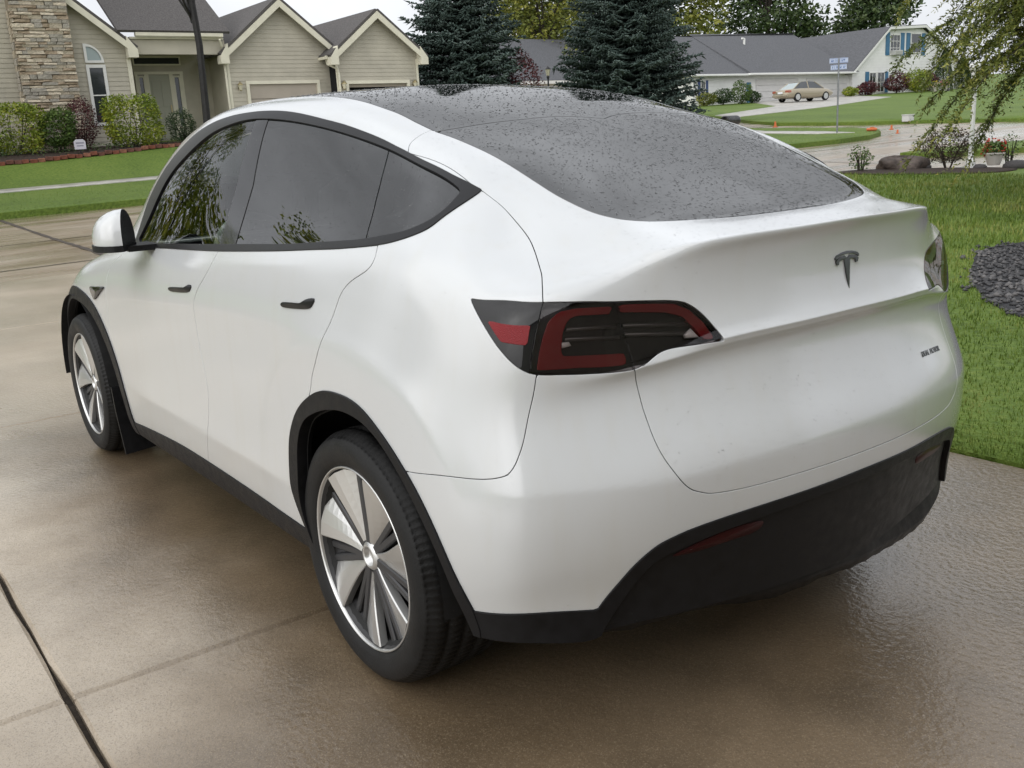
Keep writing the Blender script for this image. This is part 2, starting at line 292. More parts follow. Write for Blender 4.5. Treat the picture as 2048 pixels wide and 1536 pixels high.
# lawns and verges
LAWN = [(-14, -1.893), (11.3, -1.893), (11.35, -13), (10.72, -17.08), (10.17, -17.74), (9.45, -18.48), (8.27, -19.3), (5, -21.6), (-14, -33)]
GRAVP = smoothline([(2.52, -6.78), (3.1, -7.9), (3.44, -8.61), (3.6, -9.38), (3.35, -10.6), (2.2, -11.4), (.6, -11.0), (-.6, -9.2), (-.9, -7.0), (-.3, -5.3), (.6, -4.75), (1.16, -5.04), (1.5, -5.35), (1.99, -5.98)], 5, True)
sheet('lawn', LAWN, .7, .012, GRASS, skirt=.2)
sheet('lawn', [(-14, 5.06), (11.2, 5.06), (11.2, 40), (-14, 40)], 1.5, .012, GRASS)
BLOCKA = [(20.72, 60), (20.72, -10), (19.9, -17), (18.4, -21.5), (17.5, -23.75), (17.45, -25.75), (17.65, -27.79), (18.39, -29.54), (19.6, -31.2), (21.23, -31.82), (23.36, -31.54), (24.93, -31.0), (70, -30.5), (70, 60)]
sheet('lawn', BLOCKA, 1.0, .04, GRASS, skirt=.18)
sheet('lawn', [(75, -62), (36.8, -41.1), (29.9, -36.3), (27, -34.8), (23.7, -35.4), (22.2, -36.7), (17.9, -38.6), (6, -46), (6, -130), (75, -130)], 2.5, .03, GRASS, skirt=.16)
sheet('verge', [(12.75, -21.8), (12.9, -23.2), (12.58, -25.2), (12.12, -27), (11.2, -31), (8, -40), (6.5, -40), (9.6, -29), (10.83, -24.4), (11.35, -22.96), (12.15, -21.97)], .8, .03, GRASS, skirt=.14)
sheet('pavement', [(26.1, 60), (26.1, -29.0), (27.25, -29.0), (27.25, 60)], 1.0, .056, WALK, skirt=.05)
sheet('pavement', [(24.2, -29.6), (27.2, -29.0), (26.0, -27.6), (20.0, -27.9), (19.0, -28.9), (20.6, -29.3), (23.0, -29.0)], .8, .060, WALK, skirt=.05)
sheet('garage_apron', [(20.72, -12.4), (20.72, -20.2), (33.6, -20.2), (33.6, -12.4)], 1.0, .062, WALK, skirt=.05)
sheet('garage_apron', [(51.9, -62.6), (51.9, -76), (44, -70), (37.0, -52), (33.5, -39.2), (36.8, -41.5), (42.5, -54)], 1.5, .045, WALK, skirt=.05)
sheet('gravel_base', GRAVP, .4, .022, mat('gravel_base', (.03, .03, .033), .8, bump=.6, bscale=60), skirt=.03)
BEDP = [(30.3, 4), (30.2, -3), (30.5, -6), (31.2, -9.4), (31.8, -11.2), (33.9, -11.6), (33.9, 4)]
sheet('planting_bed', BEDP, .7, .075, MULCH, skirt=.06)
CORNERBED = smoothline([(11.0, -16.6), (10.9, -17.4), (9.9, -18.3), (8.9, -19.0), (8.2, -18.9), (8.3, -18.0), (9.2, -17.2), (10.2, -16.6)], 4, True)
sheet('planting_bed', CORNERBED, .4, .03, MULCH, skirt=.05)
# grass blades on the near lawn
def blades(name, n, sampler, hmin, hmax, wd, m, avoid=()):
    x, y, sc = sampler(n)
    for P in avoid: k = ~inpoly(x, y, P); x, y, sc = x[k], y[k], sc[k]
    n = len(x); z = terr(x, y)+.010; a = rng.random(n)*2*np.pi; h = (hmin+(hmax-hmin)*rng.random(n))*sc; w_ = wd*(.6+.8*rng.random(n))*sc; ln = .6*h*rng.random(n)
    B = np.stack([x, y, z], 1); sd_ = np.stack([-np.sin(a), np.cos(a), 0*a], 1)*w_[:, None]; tp = B+np.stack([np.cos(a)*ln, np.sin(a)*ln, h], 1)
    V = np.stack([B-sd_, B+sd_, tp], 1).reshape(-1, 3); o = obj(name, V, np.arange(3*n).reshape(-1, 3), m); o['kind'] = 'stuff'; return o
def samp_near(n):
    # denser close to the drive edge
    d = rng.random(n)**2.0; y = -1.86-d*16.; x = -5+rng.random(n)*17; x = np.where(y > -6, -4+rng.random(n)*13, x)
    k = inpoly(x, y, LAWN); x, y = x[k], y[k]; dd = np.hypot(x-CAM[0], y-CAM[1]); return x, y, np.clip(dd/5., .9, 3.2)
def blade_mat(name, c1, c2, c3):
    m = bpy.data.materials.new(name); m.use_nodes = True; n = m.node_tree; b = n.nodes['Principled BSDF']; K = n.nodes.new
    g = K('ShaderNodeNewGeometry'); r = K('ShaderNodeValToRGB'); e = r.color_ramp.elements; e[0].color = (*c1, 1); e[0].position = 0; e[1].color = (*c3, 1); e[1].position = 1; q = e.new(.6); q.color = (*c2, 1)
    t = K('ShaderNodeTexCoord'); z = K('ShaderNodeTexNoise'); z.inputs['Scale'].default_value = .8; z.inputs['Detail'].default_value = 6; n.links.new(t.outputs['Object'], z.inputs['Vector'])
    ad = K('ShaderNodeMath'); ad.operation = 'MULTIPLY_ADD'; ad.inputs[1].default_value = .55; s_ = K('ShaderNodeMapRange'); s_.inputs['From Min'].default_value = .3; s_.inputs['From Max'].default_value = .7; s_.inputs['To Max'].default_value = .62; n.links.new(z.outputs['Fac'], s_.inputs['Value'])
    n.links.new(g.outputs['Random Per Island'], ad.inputs[0]); n.links.new(s_.outputs[0], ad.inputs[2]); n.links.new(ad.outputs[0], r.inputs[0]); n.links.new(r.outputs[0], b.inputs['Base Color'])
    b.inputs['Roughness'].default_value = .55; b.inputs['Specular IOR Level'].default_value = .3
    return m
BLADE = blade_mat('grass_blade', (.060, .105, .014), (.130, .195, .028), (.25, .26, .07))
tag(blades('lawn_grass', 260000, samp_near, .012, .028, .0026, BLADE, [GRAVP, CORNERBED]), 'short mown grass of the lawn beside the drive', 'grass')
def samp_far(n):
    x = np.concatenate([20.8+rng.random(n//2)*9.5, 17.5+rng.random(n-n//2)*9]); y = np.concatenate([-12+rng.random(n//2)*13, -32+rng.random(n-n//2)*10]); k = inpoly(x, y, BLOCKA) & ~((x > 26.0) & (x < 27.35)) & ~inpoly(x, y, BEDP); x, y = x[k], y[k]; return x, y, np.full(len(x), 1.)
tag(blades('verge_grass', 30000, samp_far, .03, .06, .012, BLADE), 'mown grass of the verge and lawn across the street', 'grass')
# gravel chips
def gravel():
    n = 6200; x = -1.3+rng.random(n*2)*5.3; y = -11.8+rng.random(n*2)*7.4; k = inpoly(x+rng.normal(size=n*2)*.07, y+rng.normal(size=n*2)*.07, GRAVP); x, y = x[k][:n], y[k][:n]; n = len(x)
    oc = np.array([(1, 0, 0), (-.8, .2, 0), (0, 1, .1), (.1, -.9, 0), (0, 0, .7), (0, 0, -.5)]); of = np.array([(0, 2, 4), (2, 1, 4), (1, 3, 4), (3, 0, 4), (2, 0, 5), (1, 2, 5), (3, 1, 5), (0, 3, 5)])
    s = .016+.026*rng.random(n)**1.5; a = rng.random(n)*6.28; ca, sa = np.cos(a), np.sin(a); O = oc[None]*s[:, None, None]*(.7+.6*rng.random((n, 6, 1))); X = O[:, :, 0]*ca[:, None]-O[:, :, 1]*sa[:, None]; Y = O[:, :, 0]*sa[:, None]+O[:, :, 1]*ca[:, None]
    V = np.stack([X+x[:, None], Y+y[:, None], O[:, :, 2]+(terr(x, y)+.03)[:, None]], -1).reshape(-1, 3); F = (of[None]+(np.arange(n)*6)[:, None, None]).reshape(-1, 3)
    m = blade_mat('gravel_chip', (.018, .018, .020), (.06, .058, .06), (.16, .15, .145)); m.node_tree.nodes['Principled BSDF'].inputs['Roughness'].default_value = .35
    o = obj('gravel', V, F, m); tag(o, 'dark grey stone chips filling the rounded bed in the lawn', 'gravel', kind='stuff')
gravel()
# ================================================================== THE PARKED CAR
NETTXT = """
3.6,0,0.2 3.72,0,0.28 3.76,0,0.4 3.765,0,0.54 3.74,0,0.66 3.66,0,0.755 3.45,0,0.835 3.15,0,0.915 2.8,0,1 2.62,0,1.07 2.38,0,1.22 2.12,0,1.38 1.88,0,1.505 1.66,0,1.59 1.42,0,1.635
3.57,0.36,0.2 3.69,0.36,0.28 3.73,0.36,0.4 3.73,0.36,0.54 3.7,0.36,0.66 3.62,0.36,0.755 3.42,0.36,0.84 3.13,0.36,0.92 2.78,0.36,1 2.6,0.36,1.07 2.36,0.35,1.22 2.1,0.33,1.38 1.87,0.3,1.5 1.64,0.18,1.59 1.36,0,1.64
3.45,0.68,0.2 3.57,0.69,0.28 3.61,0.7,0.4 3.6,0.7,0.54 3.56,0.69,0.66 3.48,0.67,0.76 3.3,0.65,0.86 3.05,0.63,0.935 2.7,0.6,1.01 2.54,0.58,1.08 2.3,0.56,1.225 2.05,0.53,1.38 1.84,0.46,1.5 1.6,0.25,1.59 1.3,0,1.642
3.22,0.85,0.21 3.32,0.87,0.29 3.36,0.885,0.41 3.36,0.885,0.55 3.33,0.88,0.68 3.27,0.86,0.79 3.12,0.82,0.88 2.9,0.78,0.955 2.6,0.73,1.025 2.44,0.7,1.1 2.22,0.665,1.24 1.98,0.62,1.39 1.78,0.53,1.505 1.55,0.28,1.595 1.24,0,1.643
2.89,0.9,0.205 2.89,0.935,0.28 2.89,0.945,0.42 2.89,0.948,0.56 2.89,0.945,0.71 2.89,0.93,0.84 2.85,0.9,0.925 2.74,0.86,0.985 2.49,0.8,1.05 2.36,0.735,1.15 2.19,0.69,1.315 1.99,0.635,1.455 1.79,0.565,1.545 1.46,0.3,1.607 1.16,0,1.643
2.45,0.895,0.205 2.45,0.935,0.28 2.45,0.945,0.42 2.45,0.945,0.56 2.45,0.943,0.71 2.45,0.935,0.86 2.43,0.915,0.955 2.36,0.885,1.02 2.23,0.845,1.075 2.1,0.785,1.205 1.97,0.725,1.36 1.79,0.655,1.497 1.64,0.575,1.572 1.38,0.31,1.622 1.06,0,1.643
2,0.89,0.205 2,0.93,0.28 2,0.945,0.42 2,0.942,0.56 2,0.94,0.72 2,0.935,0.87 2,0.922,0.97 1.97,0.9,1.035 1.9,0.87,1.085 1.76,0.81,1.22 1.68,0.74,1.39 1.56,0.665,1.537 1.43,0.58,1.602 1.18,0.31,1.626 0.96,0,1.643
1.55,0.89,0.21 1.55,0.93,0.285 1.55,0.945,0.42 1.55,0.942,0.56 1.55,0.94,0.72 1.55,0.937,0.875 1.55,0.926,0.98 1.55,0.905,1.048 1.52,0.877,1.105 1.42,0.82,1.235 1.37,0.755,1.395 1.3,0.675,1.555 1.2,0.582,1.612 1.02,0.31,1.632 0.86,0,1.637
1.1,0.89,0.215 1.1,0.93,0.29 1.1,0.947,0.42 1.1,0.944,0.56 1.1,0.942,0.72 1.1,0.938,0.88 1.1,0.928,0.99 1.1,0.908,1.065 1.1,0.88,1.125 1.07,0.825,1.245 1.03,0.76,1.4 0.99,0.68,1.552 0.94,0.578,1.605 0.84,0.31,1.625 0.74,0,1.63
0.7,0.895,0.22 0.7,0.935,0.295 0.7,0.95,0.42 0.7,0.948,0.56 0.7,0.946,0.72 0.7,0.94,0.885 0.7,0.93,1 0.7,0.91,1.085 0.7,0.88,1.15 0.7,0.82,1.26 0.7,0.75,1.39 0.69,0.672,1.512 0.67,0.57,1.588 0.65,0.31,1.61 0.62,0,1.616
0.35,0.9,0.22 0.35,0.94,0.3 0.35,0.953,0.42 0.35,0.955,0.56 0.35,0.953,0.72 0.35,0.945,0.89 0.35,0.932,1.01 0.35,0.91,1.105 0.35,0.878,1.172 0.36,0.81,1.275 0.38,0.74,1.385 0.4,0.665,1.475 0.42,0.566,1.553 0.47,0.31,1.582 0.5,0,1.597
0.05,0.905,0.23 0.05,0.945,0.31 0.05,0.957,0.43 0.05,0.962,0.565 0.05,0.96,0.72 0.05,0.95,0.89 0.05,0.932,1.01 0.05,0.908,1.115 0.05,0.872,1.195 0.07,0.795,1.285 0.1,0.722,1.368 0.14,0.645,1.43 0.19,0.56,1.492 0.29,0.31,1.5475 0.385,0,1.5745
-0.2,0.905,0.26 -0.2,0.945,0.34 -0.2,0.955,0.44 -0.2,0.96,0.565 -0.2,0.957,0.72 -0.2,0.945,0.88 -0.2,0.925,1 -0.2,0.9,1.105 -0.2,0.868,1.185 -0.185,0.792,1.262 -0.145,0.713,1.33 -0.09,0.635,1.39 -0.02,0.556,1.443 0.13,0.31,1.5115 0.27,0,1.548
-0.42,0.918,0.25 -0.42,0.935,0.37 -0.43,0.945,0.45 -0.44,0.948,0.57 -0.43,0.94,0.7 -0.41,0.925,0.84 -0.4,0.908,0.95 -0.39,0.893,1.03 -0.38,0.868,1.12 -0.365,0.82,1.175 -0.335,0.745,1.242 -0.285,0.652,1.312 -0.19,0.55,1.382 -0.02,0.31,1.473 0.15,0,1.517
-0.59,0.88,0.295 -0.6,0.895,0.41 -0.615,0.905,0.49 -0.62,0.908,0.6 -0.605,0.9,0.71 -0.575,0.882,0.82 -0.56,0.872,0.91 -0.545,0.866,0.98 -0.52,0.852,1.06 -0.5,0.82,1.115 -0.465,0.755,1.165 -0.41,0.665,1.222 -0.32,0.548,1.33 -0.14,0.31,1.4375 0.03,0,1.4835
-0.682,0.778,0.3 -0.685,0.79,0.425 -0.705,0.8,0.52 -0.712,0.802,0.645 -0.69,0.8,0.75 -0.655,0.795,0.85 -0.648,0.795,0.915 -0.648,0.797,0.96 -0.642,0.795,1.035 -0.625,0.775,1.1 -0.585,0.73,1.138 -0.52,0.655,1.185 -0.425,0.545,1.285 -0.25,0.31,1.398 -0.09,0,1.447
-0.755,0.605,0.29 -0.765,0.62,0.425 -0.79,0.625,0.535 -0.8,0.628,0.685 -0.765,0.625,0.785 -0.727,0.62,0.895 -0.745,0.62,0.935 -0.74,0.618,0.955 -0.712,0.615,1.045 -0.698,0.605,1.12 -0.675,0.59,1.156 -0.605,0.565,1.182 -0.512,0.515,1.258 -0.36,0.3,1.353 -0.21,0,1.4075
-0.795,0.42,0.28 -0.815,0.43,0.42 -0.845,0.435,0.55 -0.858,0.436,0.71 -0.822,0.435,0.81 -0.787,0.43,0.925 -0.807,0.43,0.965 -0.8,0.43,0.985 -0.776,0.43,1.065 -0.778,0.43,1.165 -0.778,0.43,1.193 -0.675,0.42,1.22 -0.58,0.4,1.24 -0.46,0.26,1.308 -0.33,0,1.365
-0.83,0.21,0.27 -0.86,0.215,0.42 -0.893,0.218,0.558 -0.902,0.218,0.722 -0.868,0.217,0.82 -0.836,0.215,0.942 -0.855,0.215,0.978 -0.848,0.215,0.997 -0.825,0.215,1.075 -0.83,0.215,1.178 -0.833,0.215,1.202 -0.72,0.21,1.222 -0.635,0.2,1.232 -0.54,0.14,1.272 -0.44,0,1.3235
-0.845,0,0.265 -0.875,0,0.42 -0.908,0,0.56 -0.917,0,0.726 -0.883,0,0.825 -0.851,0,0.947 -0.868,0,0.983 -0.862,0,1.002 -0.84,0,1.08 -0.846,0,1.183 -0.851,0,1.207 -0.735,0,1.224 -0.655,0,1.232 -0.58,0,1.262 -0.5,0,1.2995"""
MIR = np.array([1, -1, 1.])
class Skin:
    """smooth left half of the car's outer skin: bicubic surface over a net of measured points"""
    def __init__(s, NU=18, NV=12):
        N = np.array([[[float(v) for v in p.split(',')] for p in l.split()] for l in NETTXT.strip().splitlines()])
        P = N.copy()
        for _ in range(2):
            P = P + .75*(N - s.knots(P)); P[0, :, 1] = 0; P[-1, :, 1] = 0; P[:, -1, 1] = 0
        s.pad_ = s.pad(P); s.nc, s.nr = P.shape[:2]
        u = np.arange((s.nc-1)*NU+1)/NU; v = np.arange((s.nr-1)*NV+1)/NV
        UV = np.stack(np.meshgrid(u, v, indexing='ij'), -1); a, b = UV.shape[:2]
        s.UV = UV.reshape(-1, 2); s.V, s.N = s.eval(s.UV)
        i = np.arange(a*b).reshape(a, b); q = (i[:-1, :-1].ravel(), i[1:, :-1].ravel(), i[1:, 1:].ravel(), i[:-1, 1:].ravel())
        s.F = np.concatenate([np.stack([q[0], q[1], q[2]], 1), np.stack([q[0], q[2], q[3]], 1)])
        s.f = {}
    def pad(s, Q):
        Q = np.concatenate([Q[1:2]*MIR, Q, Q[-2:-1]*MIR], 0)
        return np.concatenate([(2*Q[:, 0]-Q[:, 1])[:, None], Q, (Q[:, -2]*MIR)[:, None]], 1)
    def knots(s, P):
        p = s.pad(P); a = (p[:-2]+4*p[1:-1]+p[2:])/6; return (a[:, :-2]+4*a[:, 1:-1]+a[:, 2:])/6
    def pos(s, u, v):
        u = np.clip(u, 0, s.nc-1); v = np.clip(v, 0, s.nr-1)
        i = np.minimum(u.astype(int), s.nc-2); j = np.minimum(v.astype(int), s.nr-2); a = u-i; b = v-j
        B = lambda t: np.stack([(1-t)**3, 3*t**3-6*t**2+4, -3*t**3+3*t**2+3*t+1, t**3], -1)/6
        G = s.pad_[(i[:, None, None]+np.arange(4)[None, :, None]), (j[:, None, None]+np.arange(4)[None, None, :])]
        P = np.einsum('na,nabk,nb->nk', B(a), G, B(b))
        # pressed creases: bumper line, tailgate ledge, spoiler lip
        ss = lambda x, lo, hi: np.clip((x-lo)/(hi-lo), 0, 1)**2*(3-2*np.clip((x-lo)/(hi-lo), 0, 1))
        def cusp(v0, wb, wa, e=.07): d = np.sqrt((v-v0)**2+e*e)-e; return np.exp(-d/np.where(v < v0, wb, wa))
        tq = ss(u, 14.2, 16.4); D = np.stack([-(.5+.5*tq), .8*(1-tq), 0*tq], 1)
        v0 = np.interp(u, [13.2, 14.1, 14.9, 15.5, 16.05, 16.6, 19], [3.87, 3.84, 3.54, 3.3, 3.12, 3.03, 3.03])
        P = P + D*(.0065*ss(u, 13.3, 15.2)*cusp(v0, .35, .55))[:, None]
        P = P + np.array([-1, 0, 0.])*(.011*ss(u, 16.3, 17.3)*cusp(6.9, .28, .75))[:, None]
        v0 = np.interp(u, [15.5, 16.4, 17, 19], [10.25, 10.22, 9.98, 9.9])
        P = P + np.array([-.9, 0, .45])*(.015*ss(u, 15.6, 17.0)*cusp(v0, .35, .75))[:, None]
        # door swage, sill crease and the flare round the rear wheel
        Y = np.array([0, 1., 0])
        v0 = np.interp(u, [5.2, 6.84, 8.0, 9.3, 11.5], [4.92, 5.24, 5.48, 5.56, 5.6]); P = P + Y*(.0065*ss(u, 4.9, 6.6)*ss(-u, -12.2, -10.2)*cusp(v0, .55, 1.1, .10))[:, None]
        P = P + Y*(.0085*ss(u, 5.4, 6.6)*ss(-u, -10.6, -9.4)*cusp(2.45, .40, .8))[:, None]
        rr = np.hypot(P[:, 0], P[:, 2]-.36); dr = np.sqrt((rr-.60)**2+.012**2)-.012
        P = P + Y*(.0085*np.exp(-dr/np.where(rr < .60, .10, .05))*ss(u, 9.2, 10.4)*ss(-u, -14.0, -12.6)*ss(-v, -6.2, -5.0))[:, None]
        return P
    def eval(s, uv):
        uv = np.asarray(uv, float); u = uv[:, 0].copy(); v = uv[:, 1].copy(); e = 3e-3
        P = s.pos(u, v); uc = np.clip(u, e, s.nc-1-e); vc = np.clip(v, e, s.nr-1-e)
        n = np.cross(s.pos(uc+e, vc)-s.pos(uc-e, vc), s.pos(uc, vc+e)-s.pos(uc, vc-e)); n /= np.maximum(np.linalg.norm(n, axis=1, keepdims=True), 1e-12)
        edge = (v >= s.nr-1-1e-6) | (u >= s.nc-1-1e-6) | (u <= 1e-6); n[edge, 1] = 0; n /= np.maximum(np.linalg.norm(n, axis=1, keepdims=True), 1e-9)
        P[edge, 1] = 0
        return P, n
    def poly(s, name, pts, xz=False):
        """signed distance (m), positive inside the outline"""
        pts = np.asarray(pts, float)
        if not xz:                                   # follow the curved skin between outline points
            dense = []
            for p, q in zip(pts, np.roll(pts, -1, 0)):
                k = max(1, int(np.abs(q-p).max()/.12)) if np.abs(q-p).max() < 6 else 1; dense += [p+(q-p)*t/k for t in range(k)]
            pts = np.array(dense)
        if xz: X = s.V[:, [0, 2]]; A3 = pts; V = X; lim = s.V[:, 1] > .6
        else: X = s.UV; A3 = s.eval(pts)[0]; V = s.V; lim = np.ones(len(X), bool)
        lo = pts.min(0)-(.1 if xz else .7); hi = pts.max(0)+(.1 if xz else .7)
        k = np.where(lim & (X > lo).all(1) & (X < hi).all(1))[0]
        f = np.full(len(X), -1.)
        a = pts; b = np.roll(pts, -1, 0); a3 = A3; b3 = np.roll(A3, -1, 0)
        ins = np.zeros(len(k), bool); d2 = np.full(len(k), 9.)
        x, y = X[k, 0], X[k, 1]
        for i in range(len(a)):
            (ax, ay), (bx, by) = a[i], b[i]
            if ay != by:
                c = ((ay > y) != (by > y)) & (x < (bx-ax)*(y-ay)/(by-ay)+ax); ins ^= c
            out = (not xz) and ((ax > s.nc-1 and bx > s.nc-1) or (ay > s.nr-1 and by > s.nr-1) or (ay < 0 and by < 0) or (ax < 0 and bx < 0))
            if not out:
                e = b3[i]-a3[i]; L2 = e@e; W = V[k]-a3[i]
                t = np.clip(W@e/L2, 0, 1) if L2 > 1e-12 else np.zeros(len(k)); W = W-t[:, None]*e; d2 = np.minimum(d2, (W*W).sum(1))
        f[k] = np.sqrt(d2)*np.where(ins, 1, -1); s.f[name] = f
    def region(s, plus=(), minus=(), gap=.0016, extra=None):
        A = np.concatenate([s.V, s.N, s.UV], 1); F = s.F
        flds = [s.f[p]-gap for p in plus] + [-s.f[q]-gap for q in minus] + list(extra or [])
        if not flds: return A, F
        A = np.concatenate([A]+[x[:, None] for x in flds], 1); nb = 8
        keep = np.ones(len(F), bool)
        for k in range(len(flds)): keep &= (A[F, nb+k] > 0).any(1)
        F = F[keep]
        for k in range(len(flds)): A, F = clip(A, F, nb+k)
        used = np.unique(F); mp = np.full(len(A), -1); mp[used] = np.arange(len(used))
        A = A[used]; F = mp[F]; n = A[:, 3:6]; A[:, 3:6] = n/np.maximum(np.linalg.norm(n, axis=1, keepdims=True), 1e-9)
        return A[:, :8], F
def clip(A, F, c):
    f = A[:, c]; s = f[F] > 0; n = s.sum(1); out = [F[n == 3]]
    T = F[(n == 1) | (n == 2)]
    if len(T) == 0: return A, out[0]
    sg = f[T] > 0; one = sg.sum(1) == 1
    piv = np.where(one[:, None], sg, ~sg).argmax(1); r = np.arange(len(T))
    a, b, d = T[r, piv], T[r, (piv+1) % 3], T[r, (piv+2) % 3]
    E = np.concatenate([np.stack([a, b], 1), np.stack([a, d], 1)]); Es = np.sort(E, 1)
    U, inv = np.unique(Es, axis=0, return_inverse=True); inv = inv.ravel()
    t = f[U[:, 0]]/(f[U[:, 0]]-f[U[:, 1]]); NV = A[U[:, 0]]*(1-t)[:, None]+A[U[:, 1]]*t[:, None]; NV[:, c] = 0
    ab = inv[:len(T)]+len(A); ad = inv[len(T):]+len(A)
    out.append(np.stack([a, ab, ad], 1)[one]); out.append(np.stack([ab, b, d], 1)[~one]); out.append(np.stack([ab, d, ad], 1)[~one])
    return np.concatenate([A, NV]), np.concatenate(out)
def weld(V, N, F, tol=1e-5):
    key = np.round(V/tol).astype(np.int64); _, first, inv = np.unique(key, axis=0, return_index=True, return_inverse=True); inv = inv.ravel()
    F = inv[F]; ok = (F[:, 0] != F[:, 1]) & (F[:, 1] != F[:, 2]) & (F[:, 0] != F[:, 2]); return V[first], N[first], F[ok]
def rim_edges(F):
    E = np.concatenate([F[:, [0, 1]], F[:, [1, 2]], F[:, [2, 0]]]); S_ = np.sort(E, 1); k = S_[:, 0].astype(np.int64)*(F.max()+1)+S_[:, 1]
    u, idx, cnt = np.unique(k, return_index=True, return_counts=True); return E[idx[cnt == 1]]
def flange(V, N, F, depth, skip_centre=False):
    """turn the panel's edge inward so that it has thickness, with a small rounded lip"""
    E = rim_edges(F)
    if skip_centre: E = E[~((abs(V[E[:, 0], 1]) < 1e-4) & (abs(V[E[:, 1], 1]) < 1e-4))]
    t = V[E[:, 1]]-V[E[:, 0]]; l = np.linalg.norm(t, axis=1, keepdims=True); t = t/np.maximum(l, 1e-9)
    sd = np.zeros_like(V); np.add.at(sd, E[:, 0], np.cross(t, N[E[:, 0]])); np.add.at(sd, E[:, 1], np.cross(t, N[E[:, 1]]))
    b = np.unique(E); sd = sd[b]; sd /= np.maximum(np.linalg.norm(sd, axis=1, keepdims=True), 1e-9)
    mp = np.full(len(V), -1); mp[b] = np.arange(len(b)); n0 = len(V); m = len(b)
    r = .0012
    rings = [(V[b], N[b]), (V[b]+sd*r*.7-N[b]*r*.3, (N[b]+sd)*.7071), (V[b]+sd*r-N[b]*r, sd), (V[b]+sd*r-N[b]*depth, sd)]
    VV = [V]; NN = [N]; FF = [F]
    for q, (p, nn) in enumerate(rings): VV.append(p); NN.append(nn)
    for q in range(3):
        a = n0+q*m+mp[E[:, 0]]; c = n0+q*m+mp[E[:, 1]]; FF.append(np.stack([a, a+m, c], 1)); FF.append(np.stack([c, a+m, c+m], 1))
    return np.concatenate(VV), np.concatenate(NN), np.concatenate(FF)
SK = Skin()
def panel(name, m, parent, plus=(), minus=(), gap=.0020, off=0., depth=.012, side=1, both=False, extra=None, label=None):
    A, F = SK.region(plus, minus, gap, extra); V, N = A[:, :3]+A[:, 3:6]*off, A[:, 3:6]
    if both:
        V = np.concatenate([V, V*MIR]); N = np.concatenate([N, N*MIR]); F = np.concatenate([F, F[:, ::-1]+len(A)])
    elif side < 0: V = V*MIR; N = N*MIR; F = F[:, ::-1]
    V, N, F = weld(V, N, F)
    if depth: V, N, F = flange(V, N, F, depth)
    o = obj(name, V, F, m, parent, N=N)
    if label: o['label'] = label
    return o
def patch(name, m, parent, uv, h0, h1, side=1, smooth=4, label=None):
    """small raised or sunk piece following an outline on the skin"""
    P = smoothline(uv, smooth, True) if smooth > 1 else np.asarray(uv, float); V, N = SK.eval(P)
    if side < 0: V = V*MIR; N = N*MIR
    n = len(P); c = V.mean(0); b = min(.0015, abs(h1-h0)*.4)*np.sign(h1-h0); inn = (c-V); inn /= np.maximum(np.linalg.norm(inn, axis=1, keepdims=True), 1e-9)
    VV = np.concatenate([V+N*h0, V+N*(h1-b), V+N*h1+inn*abs(b)*1.2, [(V+N*h1).mean(0)]])
    F = []
    for i in range(n):
        j = (i+1) % n
        for q in range(2): F.append((q*n+i, q*n+j, (q+1)*n+j)); F.append((q*n+i, (q+1)*n+j, (q+1)*n+i))
        F.append((2*n+i, 2*n+j, 3*n))
    F = np.array(F)
    # orient outward
    nn = np.cross(VV[F[2, 1]]-VV[F[2, 0]], VV[F[2, 2]]-VV[F[2, 0]])
    if nn@N[0] < 0: F = F[:, ::-1]
    o = obj(name, VV, F, m, parent)
    if label: o['label'] = label
    return o
sml = lambda p, k=5: smoothline(p, k)
def cat(*a): return np.concatenate([np.asarray(x, float) for x in a])
# ---- outlines on the skin (net coordinates u around the car, v upwards)
T_up = sml([(5.62, 8.25), (5.212, 9.066), (5.08, 9.478), (5.12, 10.055), (5.30, 10.50), (5.768, 10.841), (6.444, 11.027), (7.151, 11.14), (7.727, 11.213), (8.438, 11.334), (8.907, 11.353), (9.508, 11.309), (10.066, 11.272), (10.698, 11.177), (11.124, 11.005), (11.664, 10.76), (12.206, 10.744), (12.656, 10.92), (12.945, 11.062)])
T_low = sml([(12.945, 11.062), (12.694, 10.31), (12.499, 9.683), (12.294, 8.982), (11.972, 8.408), (11.569, 8.065), (10.957, 7.888), (10.16, 7.879), (9.321, 7.889), (8.428, 7.913), (7.407, 7.97), (6.122, 8.02), (5.62, 8.08)])
G_up = sml([(5.75, 8.30), (5.66, 8.853), (5.64, 9.464), (5.794, 9.966), (6.225, 10.362), (6.781, 10.695), (7.361, 10.872), (8.061, 11.018), (9.041, 11.107), (10.148, 11.037), (10.911, 10.895), (11.714, 10.547), (12.50, 10.56)])
G_low = sml([(12.565, 10.50), (12.441, 9.798), (12.224, 9.118), (11.902, 8.561), (11.393, 8.201), (10.9, 8.09), (10.109, 8.075), (9.3, 8.11), (8.372, 8.148), (7.4, 8.15), (6.341, 8.162), (5.9, 8.18)])
rail_f = sml([(4.6, 12.32), (5.5, 12.17), (7, 12.17), (8.4, 12.18), (9.331, 12.165), (10.14, 12.127), (10.621, 12.124), (11.1, 12.06), (11.538, 11.996)])
rail_r = sml([(11.538, 11.996), (12.221, 12.026), (12.951, 12.08), (13.849, 12.099), (14.715, 12.106), (15.534, 12.084), (16.16, 11.987), (16.61, 11.868), (17.095, 11.71), (17.578, 11.60), (18.219, 11.52), (19, 11.49)])
roofseam = sml([(11.538, 11.996), (12.045, 12.537), (12.402, 12.838), (12.921, 13.196), (13.523, 13.63), (14.1, 14.0)])
hatch_a = sml([(12.945, 11.062), (13.611, 11.242), (14.323, 11.187), (14.70, 10.92), (14.95, 10.35), (15.04, 9.7), (15.086, 8.986)])
